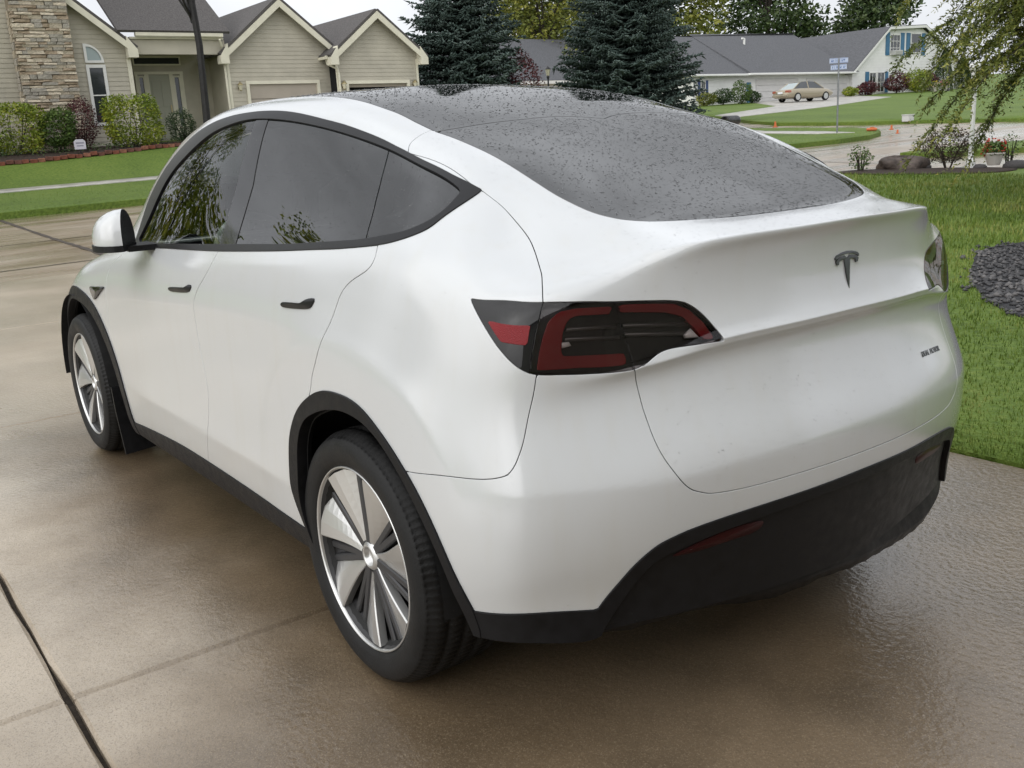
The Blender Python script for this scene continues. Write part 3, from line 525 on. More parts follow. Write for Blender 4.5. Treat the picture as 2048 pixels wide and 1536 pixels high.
hatch_b = sml([(16.051, 6.223), (16.141, 5.002), (16.17, 4.392), (16.225, 3.633), (16.342, 3.121), (16.479, 2.841), (16.634, 2.706), (16.824, 2.616), (17.267, 2.551), (17.919, 2.536), (18.687, 2.534), (19, 2.534)])
split2 = [(15.944, 8.51), (16.0, 8.034), (16.041, 7.438), (16.051, 6.223)]
TLo = cat(sml([(13.767, 8.536), (14.464, 8.972), (15.088, 8.949), (15.555, 8.75), (15.944, 8.51), (16.372, 8.294), (16.64, 8.164), (16.815, 8.022), (16.973, 7.708), (17.078, 7.247), (17.118, 6.75)]), sml([(17.118, 6.714), (16.86, 6.896), (16.502, 7.051), (16.31, 6.922), (16.146, 6.475), (16.051, 6.223)]), sml([(16.051, 6.223), (15.683, 6.55), (15.302, 6.70), (14.949, 6.755), (14.711, 6.959), (14.395, 7.423), (14.124, 7.893), (13.80, 8.45)]))
bumpseam = sml([(12.2, 3.80), (12.584, 3.892), (13.268, 4.094), (14.135, 4.15), (14.315, 4.20), (14.475, 4.396), (14.665, 4.831), (14.857, 5.686), (14.947, 6.712)])
rdoor = sml([(11.60, 8.3), (11.679, 7.761), (11.609, 7.373), (11.325, 6.943), (11.185, 6.597), (11.062, 5.981), (10.827, 5.154), (10.684, 4.752), (10.595, 4.437), (10.4, 4.0)])
bseam = sml([(8.42, 8.3), (8.393, 7.914), (8.273, 6.835), (8.10, 6.044), (8.026, 5.506), (8.038, 4.602), (8.101, 3.977), (8.124, 3.438), (8.076, 2.82), (8.023, 2.425), (7.887, 1.609), (7.8, .6)])
fdoor = sml([(5.80, 8.3), (5.62, 7.7), (5.48, 6.8), (5.42, 5.8), (5.391, 4.844), (5.376, 4.096), (5.345, 3.205), (5.45, 2.2), (5.6, 1.3), (5.6, .6)])
arch_o = sml([(10.142, 1.44), (9.979, 2.321), (10.012, 3.198), (10.136, 3.727), (10.378, 4.162), (10.8, 4.515), (11.24, 4.604), (11.656, 4.543), (12.043, 4.313), (12.396, 3.999), (12.72, 3.567), (13.023, 2.902), (13.326, 1.958), (13.54, 1.056)])
arch_i = sml([(10.23, .6), (10.202, 1.199), (10.122, 2.059), (10.163, 2.865), (10.244, 3.497), (10.432, 3.929), (10.773, 4.194), (11.115, 4.331), (11.439, 4.366), (11.797, 4.297), (12.126, 4.092), (12.466, 3.707), (12.778, 3.144), (13.082, 2.338), (13.299, 1.364), (13.479, .495)])
blk = cat(sml([(13.54, 1.056), (13.967, .981), (14.793, .881), (15.437, .789)]), sml([(15.437, .789), (15.656, 1.26), (15.875, 1.731), (16.1, 2.005), (16.342, 2.108), (16.657, 2.162), (17.292, 2.196), (17.945, 2.22), (18.719, 2.243), (19, 2.245)]))
blk_in = sml([(15.40, .05), (15.475, .345), (15.72, .881), (16.007, 1.56), (16.239, 1.797), (16.678, 1.926), (17.311, 2.007), (17.963, 2.069), (18.743, 2.097), (19, 2.1)])
bot = sml([(13.3, .52), (13.474, .46), (13.906, .342), (14.6, .25), (15.238, .201), (15.541, .30), (16.09, .36), (16.789, .38), (17.492, .39), (18.3, .40), (19, .40)])
sill = sml([(5.3, 1.02), (5.574, 1.151), (6.245, 1.352), (7.144, 1.518), (7.897, 1.543), (8.84, 1.529), (9.515, 1.489), (10.066, 1.448), (10.3, 1.43)])
PF = SK.poly
PF('trim', cat(T_up, T_low)); PF('dlo', cat(G_up, G_low))
PF('rearglass', cat(rail_r, [(20, 11.49), (20, 15), (14.1, 15)], roofseam[::-1]))
PF('roofglass', cat([(-1, 12.95)], sml([(0, 12.95), (2, 12.9), (3.4, 12.7), (4.6, 12.32)]), rail_f, roofseam, [(14.1, 15), (-1, 15)]))
PF('windscreen', cat(sml([(-.01, 8.55), (2, 8.55), (3.2, 8.6), (3.9, 8.85)]), sml([(3.95, 8.9), (4.15, 9.6), (4.25, 10.5), (4.3, 11.4), (4.15, 12.0), (3.2, 12.45), (2, 12.65), (-.01, 12.7)]), [(-1, 12.7), (-1, 8.55)]))
PF('hatch', cat(sml([(11.49, 12.1), (11.374, 11.786), (11.266, 11.281), (11.3, 10.9)]), [(12.9, 10.95)], hatch_a, [(15.3, 8.0), (15.94, 8.0)], split2[1:], hatch_b, [(20, 2.534), (20, 15), (11.49, 15)]))
PF('lamp', TLo)
PF('lamp_left_of_1', [(13, 5), (13, 10), (15.1, 10), (15.088, 8.949), (15.043, 8.385), (14.896, 7.275), (14.80, 6.2), (14.8, 5)])
PF('lamp_left_of_2', cat([(13, 5), (13, 10), (15.8, 10)], split2, [(16.06, 5)]))
PF('bumper', cat(bumpseam, [(15.3, 7.3), (16.05, 7.1), (16.3, 7.1), (20, 7.1), (20, -1), (12.2, -1)]))
PF('doorF', cat(fdoor, bseam[::-1])); PF('doorR', cat(bseam, [(10.2, .6)], rdoor[::-1]))
PF('front_of_door', cat(fdoor, [(5.6, -1), (-1, -1), (-1, 8.45), (5.7, 8.45)]))
PF('sillK', cat(sill, [(10.3, -1), (5.3, -1)]))
PF('archRo', cat([(10.1, -1), (10.1, 1.0)], arch_o, [(13.6, .6), (13.6, -1)])); PF('archRi', cat([(10.23, -1)], arch_i, [(13.5, -1)]))
fa = [(2.10, .10), (2.127, .321), (2.165, .45), (2.238, .578), (2.33, .69), (2.455, .78), (2.60, .83), (2.781, .851), (2.93, .846), (3.047, .805), (3.19, .715), (3.30, .58), (3.37, .43), (3.40, .25), (3.41, .10)]
fi = [(2.165, .10), (2.185, .33), (2.222, .44), (2.292, .555), (2.375, .648), (2.485, .726), (2.62, .775), (2.785, .793), (2.92, .788), (3.02, .755), (3.145, .675), (3.245, .555), (3.312, .42), (3.34, .25), (3.35, .10)]
PF('archFo', sml(fa), True); PF('archFi', sml(fi), True)
PF('fcut', [(3.2, -1), (3.2, .44), (3.6, .47), (3.6, -1)], True)
PF('lowerK', cat(blk, [(20, 2.245), (20, -1), (13.4, -1), (13.4, 1.06)]))
PF('diff', cat(blk_in, [(20, 2.1), (20, -1), (15.4, -1)]))
PF('below', cat(bot, [(20, .4), (20, -2), (13.3, -2)]))
PF('belowside', [(3, -1), (3, .62), (6.8, .66), (8.6, .66), (9.4, .72), (9.9, .76), (10.6, .80), (10.6, -1)])
PF('hoodP', cat(sml([(-.01, 5.55), (1.2, 5.6), (2.1, 5.95), (2.9, 6.5), (3.6, 6.95), (4.3, 7.35), (4.9, 7.9)]), sml([(4.9, 7.9), (4.2, 8.2), (3.2, 8.3), (-.01, 8.3)]), [(-1, 8.3), (-1, 5.55)]))
PF('headlampP', sml([(1.55, 5.35), (2.1, 5.70), (2.8, 6.2), (3.35, 6.5), (3.45, 6.2), (3.1, 5.5), (2.6, 5.0), (2.1, 4.85), (1.6, 5.0), (1.5, 5.2)]))
PF('noseP', cat([(-1, -1), (3.35, -1), (3.35, 4.2), (3.15, 5.2), (3.2, 6.0), (2.6, 6.6), (-1, 6.6)]))
PF('noseK', cat([(-1, 1.25)], sml([(-.01, 1.25), (1.5, 1.25), (2.2, 1.6), (2.6, 1.2), (3.4, .9)]), [(3.4, -1), (-1, -1)]))
# ---- materials
def paint_mat():
    m = mat('white_paint', (.575, .59, .60), .22, coat=1., coat_rough=.015, spec=.6); n = m.node_tree; b = n.nodes['Principled BSDF']
    t = n.nodes.new('ShaderNodeTexCoord'); mp = n.nodes.new('ShaderNodeMapping'); mp.inputs['Scale'].default_value = (9, 9, 1.1); n.links.new(t.outputs['Object'], mp.inputs[0])
    z = n.nodes.new('ShaderNodeTexNoise'); z.inputs['Scale'].default_value = 2.2; z.inputs['Detail'].default_value = 4; n.links.new(mp.outputs[0], z.inputs['Vector'])
    mr = n.nodes.new('ShaderNodeMapRange'); mr.inputs['From Min'].default_value = .52; mr.inputs['From Max'].default_value = .78; mr.inputs['To Max'].default_value = .34; n.links.new(z.outputs['Fac'], mr.inputs['Value'])
    # road film splashed low on the body
    sx = n.nodes.new('ShaderNodeSeparateXYZ'); n.links.new(t.outputs['Object'], sx.inputs[0])
    lo = n.nodes.new('ShaderNodeMapRange'); lo.inputs['From Min'].default_value = .75; lo.inputs['From Max'].default_value = .30; lo.inputs['To Max'].default_value = .30; n.links.new(sx.outputs['Z'], lo.inputs['Value'])
    z2 = n.nodes.new('ShaderNodeTexNoise'); z2.inputs['Scale'].default_value = 5; z2.inputs['Detail'].default_value = 6; n.links.new(t.outputs['Object'], z2.inputs['Vector'])
    pr = n.nodes.new('ShaderNodeMath'); pr.operation = 'MULTIPLY'; n.links.new(lo.outputs[0], pr.inputs[0]); n.links.new(z2.outputs['Fac'], pr.inputs[1])
    ad = n.nodes.new('ShaderNodeMath'); ad.operation = 'ADD'; ad.use_clamp = True
    sc = n.nodes.new('ShaderNodeMath'); sc.operation = 'MULTIPLY'; sc.inputs[1].default_value = .35; n.links.new(mr.outputs[0], sc.inputs[0]); n.links.new(sc.outputs[0], ad.inputs[0]); n.links.new(pr.outputs[0], ad.inputs[1])
    x = n.nodes.new('ShaderNodeMix'); x.data_type = 'RGBA'; x.inputs['A'].default_value = (.575, .59, .60, 1); x.inputs['B'].default_value = (.50, .47, .38, 1); n.links.new(ad.outputs[0], x.inputs['Factor']); n.links.new(x.outputs['Result'], b.inputs['Base Color'])
    # very fine orange peel and mist
    nz = n.nodes.new('ShaderNodeTexNoise'); nz.inputs['Scale'].default_value = 420; n.links.new(t.outputs['Object'], nz.inputs['Vector'])
    bp = n.nodes.new('ShaderNodeBump'); bp.inputs['Strength'].default_value = .06; bp.inputs['Distance'].default_value = .002; n.links.new(nz.outputs['Fac'], bp.inputs['Height']); n.links.new(bp.outputs[0], b.inputs['Coat Normal'])
    return m
PAINT = paint_mat()
BLKPL = mat('black_plastic', (.008, .008, .009), .45, spec=.25, bump=.15, bscale=900, var=.3, vscale=30, vrough=.08)
TRIMB = mat('satin_black_trim', (.010, .010, .011), .34, spec=.3)
PIANO = mat('gloss_black', (.010, .010, .011), .05)
DARK = mat('dark_inner', (.008, .008, .008), .8)
GTOP = glass_mat('dark_roof_glass', (.05, .05, .052), 2.7); GROOF = glass_mat('roof_tint', (.14, .14, .14), 2.6)
GREAR = glass_mat('tinted_glass', (.05, .052, .052), 1.95)
GFRONT = glass_mat('green_glass', (.86, .95, .90), 1.55)
LENS = glass_mat('clear_lens', (.82, .77, .77), 1.5)
RED = mat('red_lens', (.22, .006, .011), .16, coat=.5); RED2 = mat('red_reflector', (.22, .010, .015), .3, bump=.4, bscale=500)
LAMPB = mat('lamp_inside', (.012, .013, .014), .25); CHROME = mat('chrome', (.62, .64, .65), .12, metal=1.); CHIP = mat('lamp_white', (.75, .75, .72), .2, coat=1.)
ALLOY = mat('silver_wheel', (.60, .60, .59), .30, metal=.8); ALLOYD = mat('dark_wheel', (.06, .06, .062), .45, metal=.4)
RUB = mat('tyre_rubber', (.013, .013, .013), .55, spec=.3, var=.35, vscale=14, bump=.1, bscale=200, vrough=.12)
SEATM = mat('seat_light', (.62, .61, .58), .6, bump=.2, bscale=80); DASH = mat('dash_dark', (.03, .03, .032), .55)
# ---- the car
car = empty('parked_car'); tag(car, 'wet white electric hatchback crossover parked on the concrete drive', 'car')
K_ALL = ['sillK', 'archRo', 'archFo', 'lowerK']
HOLES = ['trim', 'rearglass', 'roofglass', 'windscreen']
panel('tailgate', PAINT, car, ['hatch'], ['rearglass', 'roofglass', 'trim', 'lamp'], both=True, gap=.0022)
bumper = panel('rear_bumper', PAINT, car, ['bumper'], ['hatch', 'lamp', 'archRo', 'lowerK'], both=True, gap=.0020)
panel('rear_glass', GTOP, car, ['rearglass'], [], both=True, gap=.0022, depth=.006, off=-.001)
panel('roof_glass', GROOF, car, ['roofglass'], [], both=True, gap=.0022, depth=.006, off=-.0005)
panel('windscreen', GFRONT, car, ['windscreen'], [], both=True, gap=.002, depth=0)
panel('bonnet', PAINT, car, ['hoodP'], ['headlampP'], both=True)
panel('front_bumper', PAINT, car, ['noseP'], ['hoodP', 'headlampP', 'archFo', 'noseK'], both=True)
panel('front_lip', BLKPL, car, ['noseK'], ['archFo'], both=True)
for sd in (1, -1):
    panel('headlamp', PIANO, car, ['headlampP'], [], side=sd)
    d = panel('door', PAINT, car, ['doorF'], ['trim', 'sillK', 'archFo'], side=sd, gap=.0027)
    patch('door_handle', TRIMB, d, [(7.44, 5.952), (7.799, 6.06), (7.90, 6.20), (7.955, 6.18), (7.95, 6.04), (7.863, 5.88), (7.466, 5.803)], -.002, .004, sd)
    d = panel('door', PAINT, car, ['doorR'], ['trim', 'sillK', 'archRo'], side=sd, gap=.0027)
    patch('door_handle', TRIMB, d, [(10.058, 6.153), (10.374, 6.20), (10.554, 6.351), (10.685, 6.395), (10.68, 6.27), (10.569, 6.105), (10.074, 6.023)], -.002, .004, sd)
    f = panel('front_wing', PAINT, car, ['front_of_door'], ['hoodP', 'noseP', 'headlampP', 'archFo', 'sillK', 'windscreen', 'trim', 'noseK'], side=sd)
    patch('side_camera', PIANO, f, [(4.80, 5.18), (5.0, 5.24), (5.34, 5.31), (5.25, 5.12), (5.02, 4.80), (4.93, 4.80)], -.002, .007, sd, 3)
    panel('body_side', PAINT, car, [], HOLES+['hatch', 'bumper', 'lamp', 'doorF', 'doorR', 'front_of_door', 'hoodP', 'noseP']+K_ALL, side=sd)
    panel('sill_trim', BLKPL, car, ['sillK'], ['archRo', 'archFi', 'belowside'], side=sd, off=.004, gap=0, depth=.02)
    panel('rear_arch_trim', BLKPL, car, ['archRo'], ['archRi', 'below', 'belowside'], side=sd, off=.006, gap=0, depth=.045)
    panel('front_arch_trim', BLKPL, car, ['archFo'], ['archFi', 'belowside', 'fcut'], side=sd, off=.006, gap=0, depth=.045)
    t = panel('window_trim', TRIMB, car, ['trim'], ['dlo'], side=sd, off=.003, gap=0, depth=.012)
    b1 = [(8.40, 7.5), (8.348, 8.149), (8.252, 9.497), (8.023, 11.015), (7.95, 11.5)]; b2 = [(8.74, 7.5), (8.717, 8.136), (8.622, 9.601), (8.311, 11.05), (8.25, 11.5)]; c1 = [(11.50, 7.5), (11.348, 8.165), (11.155, 9.215), (10.928, 10.903), (10.85, 11.5)]
    if sd == 1:
        PF('wF', cat([(4, 7.5)], b1, [(4, 11.5)])); PF('wB', cat(b1, b2[::-1])); PF('wR', cat(b2, c1[::-1])); PF('wQ', cat(c1, [(13.5, 11.5), (13.5, 7.5)]))
    panel('window', GFRONT, car, ['dlo', 'wF'], [], side=sd, off=-.004, depth=.0, label='clear green-tinted front door window' )
    panel('pillar_cover', PIANO, car, ['dlo', 'wB'], [], side=sd, off=-.002, depth=.006)
    panel('window', GREAR, car, ['dlo', 'wR'], [], side=sd, off=-.004, depth=.0, gap=.002, label='dark tinted rear door window')
    panel('quarter_window', GREAR, car, ['dlo', 'wQ'], [], side=sd, off=-.004, depth=.0, gap=.002)
    # tail lamp: dark bowl, glowing-red ring shape, ribs, clear outer lens
    tl = panel('tail_lamp', LAMPB, car, ['lamp'], ['lamp_left_of_1'], side=sd, off=-.022, gap=.001, depth=0)
    panel('lamp_corner', PIANO, tl, ['lamp', 'lamp_left_of_1'], [], side=sd, off=.0, gap=.0012, depth=.02)
    if sd == 1: PF('reflq', [(14.176, 8.131), (14.917, 8.217), (14.859, 7.689), (14.429, 7.667)])
    panel('reflector', RED2, tl, ['reflq'], [], side=sd, off=.0012, gap=0, depth=.002)
    panel('lamp_lens', LENS, tl, ['lamp', 'lamp_left_of_2'], ['lamp_left_of_1'], side=sd, off=.0, gap=.0014, depth=.02)
    panel('lamp_lens', LENS, tl, ['lamp'], ['lamp_left_of_1', 'lamp_left_of_2'], side=sd, off=.0, gap=.0018, depth=.02)
    PF('ringa', [(15.994, 6.847), (15.478, 6.986), (14.963, 6.936), (15.031, 7.498), (15.086, 7.83), (15.174, 8.305), (15.307, 8.558), (15.524, 8.566), (15.929, 8.386), (15.923, 8.225), (15.522, 8.381), (15.414, 8.315), (15.339, 7.982), (15.295, 7.479), (15.312, 7.354), (15.662, 7.313), (15.988, 7.236)]) if sd == 1 else None
    PF('ringb', [(15.993, 8.389), (16.369, 8.215), (16.66, 8.079), (16.83, 7.885), (16.962, 7.541), (17.037, 7.018), (16.915, 7.105), (16.859, 7.44), (16.748, 7.787), (16.56, 7.96), (16.033, 8.206)]) if sd == 1 else None
    panel('lamp_ring', RED, tl, ['ringa'], [], side=sd, off=-.006, gap=0, depth=.014); panel('lamp_ring', RED, tl, ['ringb'], [], side=sd, off=-.006, gap=0, depth=.014)
    for q in ([(15.408, 8.091), (15.994, 7.945), (15.987, 7.857), (15.392, 7.98)], [(15.374, 7.847), (16.002, 7.692), (16.005, 7.598), (15.363, 7.737)], [(16.052, 7.931), (16.784, 7.655), (16.815, 7.541), (16.056, 7.839)], [(16.053, 7.739), (16.849, 7.405), (16.866, 7.278), (16.055, 7.635)]):
        patch('lamp_rib', mat('lamp_rib', (.10, .10, .095), .25, metal=.5), tl, q, -.021, -.015, sd, 1)
    for q in ([(15.321, 7.721), (15.409, 7.727), (15.431, 7.622), (15.319, 7.581)], [(16.72, 7.357), (16.808, 7.481), (16.875, 7.191), (16.722, 7.268)]):
        patch('reverse_lamp', CHIP, tl, q, -.016, -.008, sd, 1)
# lower rear: frame band, recessed diffuser, reflectors, hanging under-tray lip
panel('bumper_trim', BLKPL, car, ['lowerK'], ['diff', 'below', 'archRo'], both=True, off=.004, gap=0, depth=.03)
df = panel('diffuser', BLKPL, car, ['diff'], ['below'], both=True, off=-.012, gap=0, depth=.06)
for sd in (1, -1): patch('reflector', mat('red_reflector_low', (.035, .002, .003), .4, spec=.3), df, [(16.379, 1.652), (16.69, 1.79), (17.134, 1.884), (17.522, 1.87), (17.479, 1.70), (17.161, 1.653), (16.709, 1.615)], -.013, -.0105, sd, 3)
# dark inner shell behind the panel gaps
A, F = SK.region([], ['trim', 'windscreen', 'roofglass', 'rearglass', 'archRi', 'archFi', 'below', 'lamp'], -.006)
k = (A[:, 2] > .2) & ~((A[:, 6] > 16.4) & (A[:, 7] > 4.6) & (A[:, 7] < 11.2)); V = A[:, :3]-A[:, 3:6]*.026
F = F[k[F].all(1)]; V = np.concatenate([V, V*MIR]); obj('inner_shell', V, np.concatenate([F, F[:, ::-1]+len(A)]), DARK, car, smooth=True)
# ---- wheels
def lathe_y(prof, n, mod=None):
    """revolve (radius, y) profile about the y axis"""
    V = []; k = len(prof)
    for i in range(n):
        a = 2*math.pi*i/n
        for q, (r, y) in enumerate(prof):
            rr = r + (mod(i, q) if mod else 0); V.append((rr*math.cos(a), y, rr*math.sin(a)))
    F = [(i*k+q, ((i+1) % n)*k+q, ((i+1) % n)*k+q+1, i*k+q+1) for i in range(n) for q in range(k-1)]
    return V, [f[::-1] for f in F]
def wheel_meshes():
    W = {}
    # tyre: outer side is +y ; y measured from the rim flange plane
    prof = [(.236, -.03), (.258, -.004), (.264, .004), (.278, .010), (.30, .014), (.318, .012), (.330, .004), (.336, .000), (.338, -.002), (.343, -.010), (.350, -.022), (.353, -.030),
            (.3545, -.050), (.3485, -.052), (.3485, -.060), (.3555, -.062), (.356, -.100), (.349, -.102), (.349, -.112), (.356, -.114), (.356, -.150), (.349, -.152), (.349, -.162), (.356, -.164),
            (.355, -.200), (.3485, -.202), (.3485, -.212), (.3545, -.214), (.350, -.236), (.335, -.248), (.30, -.256), (.25, -.24)]
    def md(i, q):
        if 8 <= q <= 12: return -.0035 if i % 3 == 0 else 0        # shoulder sipes
        if 15 <= q <= 16 or 19 <= q <= 20 or 23 <= q <= 24: return -.004 if (i+1) % 3 == 0 else 0
        if q in (6, 7): return .0008 if i % 3 else 0
        return 0
    W['tyre'] = lathe_y(prof, 330, md)
    W['rim'] = lathe_y([(.2595, -.010), (.2595, .001), (.2575, .0035), (.2550, .003), (.2525, -.002), (.2515, -.008)], 96)
    W['barrel'] = lathe_y([(.2518, -.006), (.249, -.014), (.240, -.030), (.238, -.052), (.10, -.060), (.02, -.060)], 48)
    # turbine cover: seven twisted blades, wide outside
    b = MB(); nb = 7; nr_ = 10
    for j in range(nb):
        c = 2*math.pi*j/nb + .20; V = []
        for i in range(nr_):
            t = i/(nr_-1); r = .045+(.2475-.045)*t
            wd = (.042*(1-t)+.136*t**1.05)                      # width in metres
            cen = c + .16*(1-t)**1.4; lead = cen - .42*wd/r; trail = cen + .58*wd/r
            dish = -.026*(1-t)**1.2 - .004
            for kk, (s_, h) in enumerate(((0, -.022), (.0, .000), (.035, .003), (.34, -.001), (.66, -.011), (1.0, -.028), (1.0, -.036))):
                a = lead+(trail-lead)*s_; V.append((r*math.cos(a), dish+h, r*math.sin(a)))
        F = [(i*7+q, i*7+q+1, (i+1)*7+q+1, (i+1)*7+q) for i in range(nr_-1) for q in range(6)]
        F.append(tuple((nr_-1)*7+q for q in range(7)))
        b.add(V, F)
    W['cover'] = (b.V, b.F)
    W['cap'] = lathe_y([(.001, -.040), (.018, -.040), (.023, -.036), (.025, -.026), (.028, -.022), (.033, -.023), (.041, -.030), (.050, -.042)], 40)
    # slim dark spokes of the wheel behind the cover
    s = MB()
    for j in range(7):
        a = 2*math.pi*(j+.5)/7+.20
        for da in (-.09, .09):
            M_ = Matrix.Rotation(-(a+da), 4, 'Y'); s.box(.04, .24, -.055, -.028, -.011, .011, M_, .004)
    W['spokes'] = (s.V, s.F)
    bd = lathe_y([(.168, -.10), (.170, -.098), (.170, -.085), (.06, -.083)], 48); W['disc'] = bd
    return W
WM = wheel_meshes()
DISC = mat('brake_disc', (.25, .24, .23), .4, metal=.9)
proto = {}
for nm, x, sd, ang in (('wheel', 0, 1, 0), ('wheel', 2.89, 1, 1.13), ('wheel', 0, -1, .4), ('wheel', 2.89, -1, .9)):
    wo_ = bpy.data.objects.new('wheel', None); COL.objects.link(wo_)
    if not proto:
        proto['tyre'] = obj('tyre', *WM['tyre'], RUB, None, smooth=True); proto['rim'] = obj('rim', *WM['rim'], ALLOY, None, smooth=True)
        proto['cover'] = obj('wheel_cover', *WM['cover'], ALLOY, None); proto['cap'] = obj('centre_cap', *WM['cap'], ALLOY, None, smooth=True)
        proto['spokes'] = obj('spokes', *WM['spokes'], ALLOYD, None); proto['barrel'] = obj('wheel_barrel', *WM['barrel'], ALLOYD, None, smooth=True); proto['disc'] = obj('brake_disc', *WM['disc'], DISC, None, smooth=True)
        ch = list(proto.values())
    else: ch = [share(p) for p in proto.values()]
    for c in ch: c.parent = wo_
    wo_.parent = car; wo_.location = (x, .937*sd, .354); wo_.rotation_euler = (0, ang, 0 if sd > 0 else math.pi)
for nm, x, R0 in (('wheel_well', 0, .43), ('wheel_well', 2.89, .45)):
    for sd in (1, -1):
        V = []; n = 24
        for i in range(n+1):
            a = math.pi*(-.015+1.03*i/n); V += [(x+R0*math.cos(a), y*sd, .36+R0*math.sin(a)) for y in (.945, .58)]
        F = [(2*i, 2*i+1, 2*i+3, 2*i+2) for i in range(n)] + [tuple(2*i+1 for i in range(n+1))]
        obj(nm, V, F, DARK, car, smooth=False)
b = MB(); b.box(.42, 2.42, -.86, .86, .19, .26, bev=.03); b.box(-.62, -.44, -.74, .74, .30, .42, bev=.03); b.box(3.36, 3.6, -.6, .6, .22, .3, bev=.02); b.box(-.44, .44, -.52, .52, .2, .3, bev=.02); b.box(2.42, 3.36, -.52, .52, .2, .3, bev=.02)
b.build('underbody', DARK, car)
# front mud flap behind the front wheel
for sd in (1, -1):
    b = MB(); b.prism([(.66, .12), (.935, .10), (.945, .30), (.945, .42), (.66, .42)], 2.405, 2.42, lambda a, c, h: (h - (.42-c)*.12, a*sd, c)); b.build('mud_flap', BLKPL, car)
# diffuser strakes, under-tray edge, tow cover seam
b = MB()
P = [(-.70, .74, .338), (-.735, .62, .317), (-.755, .42, .304), (-.786, .2, .278), (-.80, 0, .256), (-.775, -.2, .228), (-.745, -.36, .208), (-.718, -.52, .194), (-.698, -.65, .198), (-.670, -.76, .220), (-.640, -.83, .255)]
P = smoothline(P, 6); V = []; F = []
for i, p in enumerate(P):
    wv = .002*math.sin(i*1.9)-.012*math.exp(-((i-18)/3.2)**2)+.008*math.exp(-((i-25)/2.5)**2)
    V += [(p[0]+.035, p[1], p[2]+.16), (p[0]-.004, p[1], p[2]+.035+wv*.3), (p[0]+.012, p[1], p[2]+wv), (p[0]+.10, p[1]*.97, p[2]+.02)]
F = [(4*i+q, 4*i+q+1, 4*i+5+q, 4*i+4+q) for i in range(len(P)-1) for q in range(3)]
obj('undertray', V, F, BLKPL, car, smooth=True)
# ---- door mirrors
def mirror(sd):
    """folded-in door mirror: domed shell outside, dark glass side towards the window"""
    out = smoothline([(1.622, 1.003), (1.640, 1.040), (1.690, 1.068), (1.760, 1.074), (1.835, 1.052), (1.872, 1.005), (1.860, .955), (1.80, .928), (1.730, .924)], 4); k = len(out)
    V = []; F = []; G = []; lv = [(0, 1.0), (.10, 1.015), (.3, 1.0), (.5, .93), (.68, .81), (.82, .64), (.92, .45), (.98, .25), (1.0, .08)]; c = np.array([1.690, .968])
    for t, sc in lv:
        for p in out: q = c+(p-c)*sc; V.append((q[0], q[1]*sd, 1.124+.133*t))
    n = len(lv)
    for a in range(n-1): F += [(a*k+i, a*k+i+1, (a+1)*k+i+1, (a+1)*k+i) for i in range(k-1)]; G.append((2*a+1, 2*a, 2*a+2, 2*a+3))
    F.append(tuple(range((n-1)*k, n*k)))
    if sd < 0: F = [f[::-1] for f in F]; G = [f[::-1] for f in G]
    root = obj('door_mirror', V, F, PAINT, car, smooth=True)
    GV = [V[a*k+e] for a in range(n) for e in (0, k-1)]
    obj('mirror_glass', GV, G, mat('mirror_back', (.014, .014, .016), .25), root)
    b = MB(); o2 = [tuple(c+(p-c)*1.05) for p in out]; b.prism(o2, 1.100, 1.1235, lambda a, e, h: (a, e*sd, h)); b.build('mirror_base', BLKPL, root)
    b = MB(); b.prism([(1.66, .975), (1.80, .955), (1.82, .845), (1.64, .845)], 1.094, 1.116, lambda a, e, h: (a, e*sd, h)); b.build('mirror_arm', BLKPL, root)
for sd in (1, -1): mirror(sd)
# ---- emblem and lettering on the tailgate
p0, n0 = SK.eval([(19, 8.05)]); p0, n0 = p0[0], n0[0]
up_e = np.array([0, 0, 1.]) - n0*n0[2]; up_e /= np.linalg.norm(up_e); rt_e = np.cross(up_e, n0)
def emb(a, c, h): return tuple(p0+rt_e*a+up_e*c+n0*(h+.30*a*a))
b = MB()
top = [(-.047, .030), (-.040, .037), (-.02, .0425), (0, .044), (.02, .0425), (.040, .037), (.047, .030), (.045, .021)]
stem = [(.045, .020), (.034, .022), (.030, .016), (.036, .029), (.018, .031), (.0125, .029), (.0085, .005), (.004, -.028), (0, -.050), (-.004, -.028), (-.0085, .005), (-.0125, .029), (-.018, .031), (-.036, .029), (-.030, .016), (-.034, .022), (-.045, .020)]
arc = [(-.047, .0335), (-.040, .0395), (-.02, .0445), (0, .046), (.02, .0445), (.040, .0395), (.047, .0335), (.045, .0285), (.038, .0335), (.02, .038), (0, .0395), (-.02, .038), (-.038, .0335), (-.045, .0285)]
body = [(-.044, .0255), (-.037, .0305), (-.02, .0350), (-.010, .0365), (0, .029), (.010, .0365), (.02, .0350), (.037, .0305), (.044, .0255), (.040, .0165), (.034, .0155), (.032, .0235), (.020, .027), (.0115, .0265), (.0075, .003), (.003, -.030), (0, -.049), (-.003, -.030), (-.0075, .003), (-.0115, .0265), (-.020, .027), (-.032, .0235), (-.034, .0155), (-.040, .0165)]
b.prism(arc, .0, .0045, emb); b.prism(body, .0, .0045, emb)
b.build('emblem', mat('dark_chrome', (.11, .113, .115), .22, metal=1.), car)
pa, na = SK.eval([(17.45, 3.93), (16.78, 3.93)]); pa = pa*MIR; na = na*MIR
fc = bpy.data.curves.new('badge', 'FONT'); fc.body = 'DUAL MOTOR'; fc.size = .034; fc.extrude = .0015; fc.align_x = 'CENTER'; fc.space_character = 1.05
to = bpy.data.objects.new('badge_tmp', fc); COL.objects.link(to)
dg = bpy.context.evaluated_depsgraph_get(); bm_ = bpy.data.meshes.new_from_object(to.evaluated_get(dg)); bpy.data.objects.remove(to)
bm_.name = 'badge_lettering'; bm_.materials.clear(); bm_.materials.append(mat('badge_dark', (.12, .125, .13), .2, metal=1.))
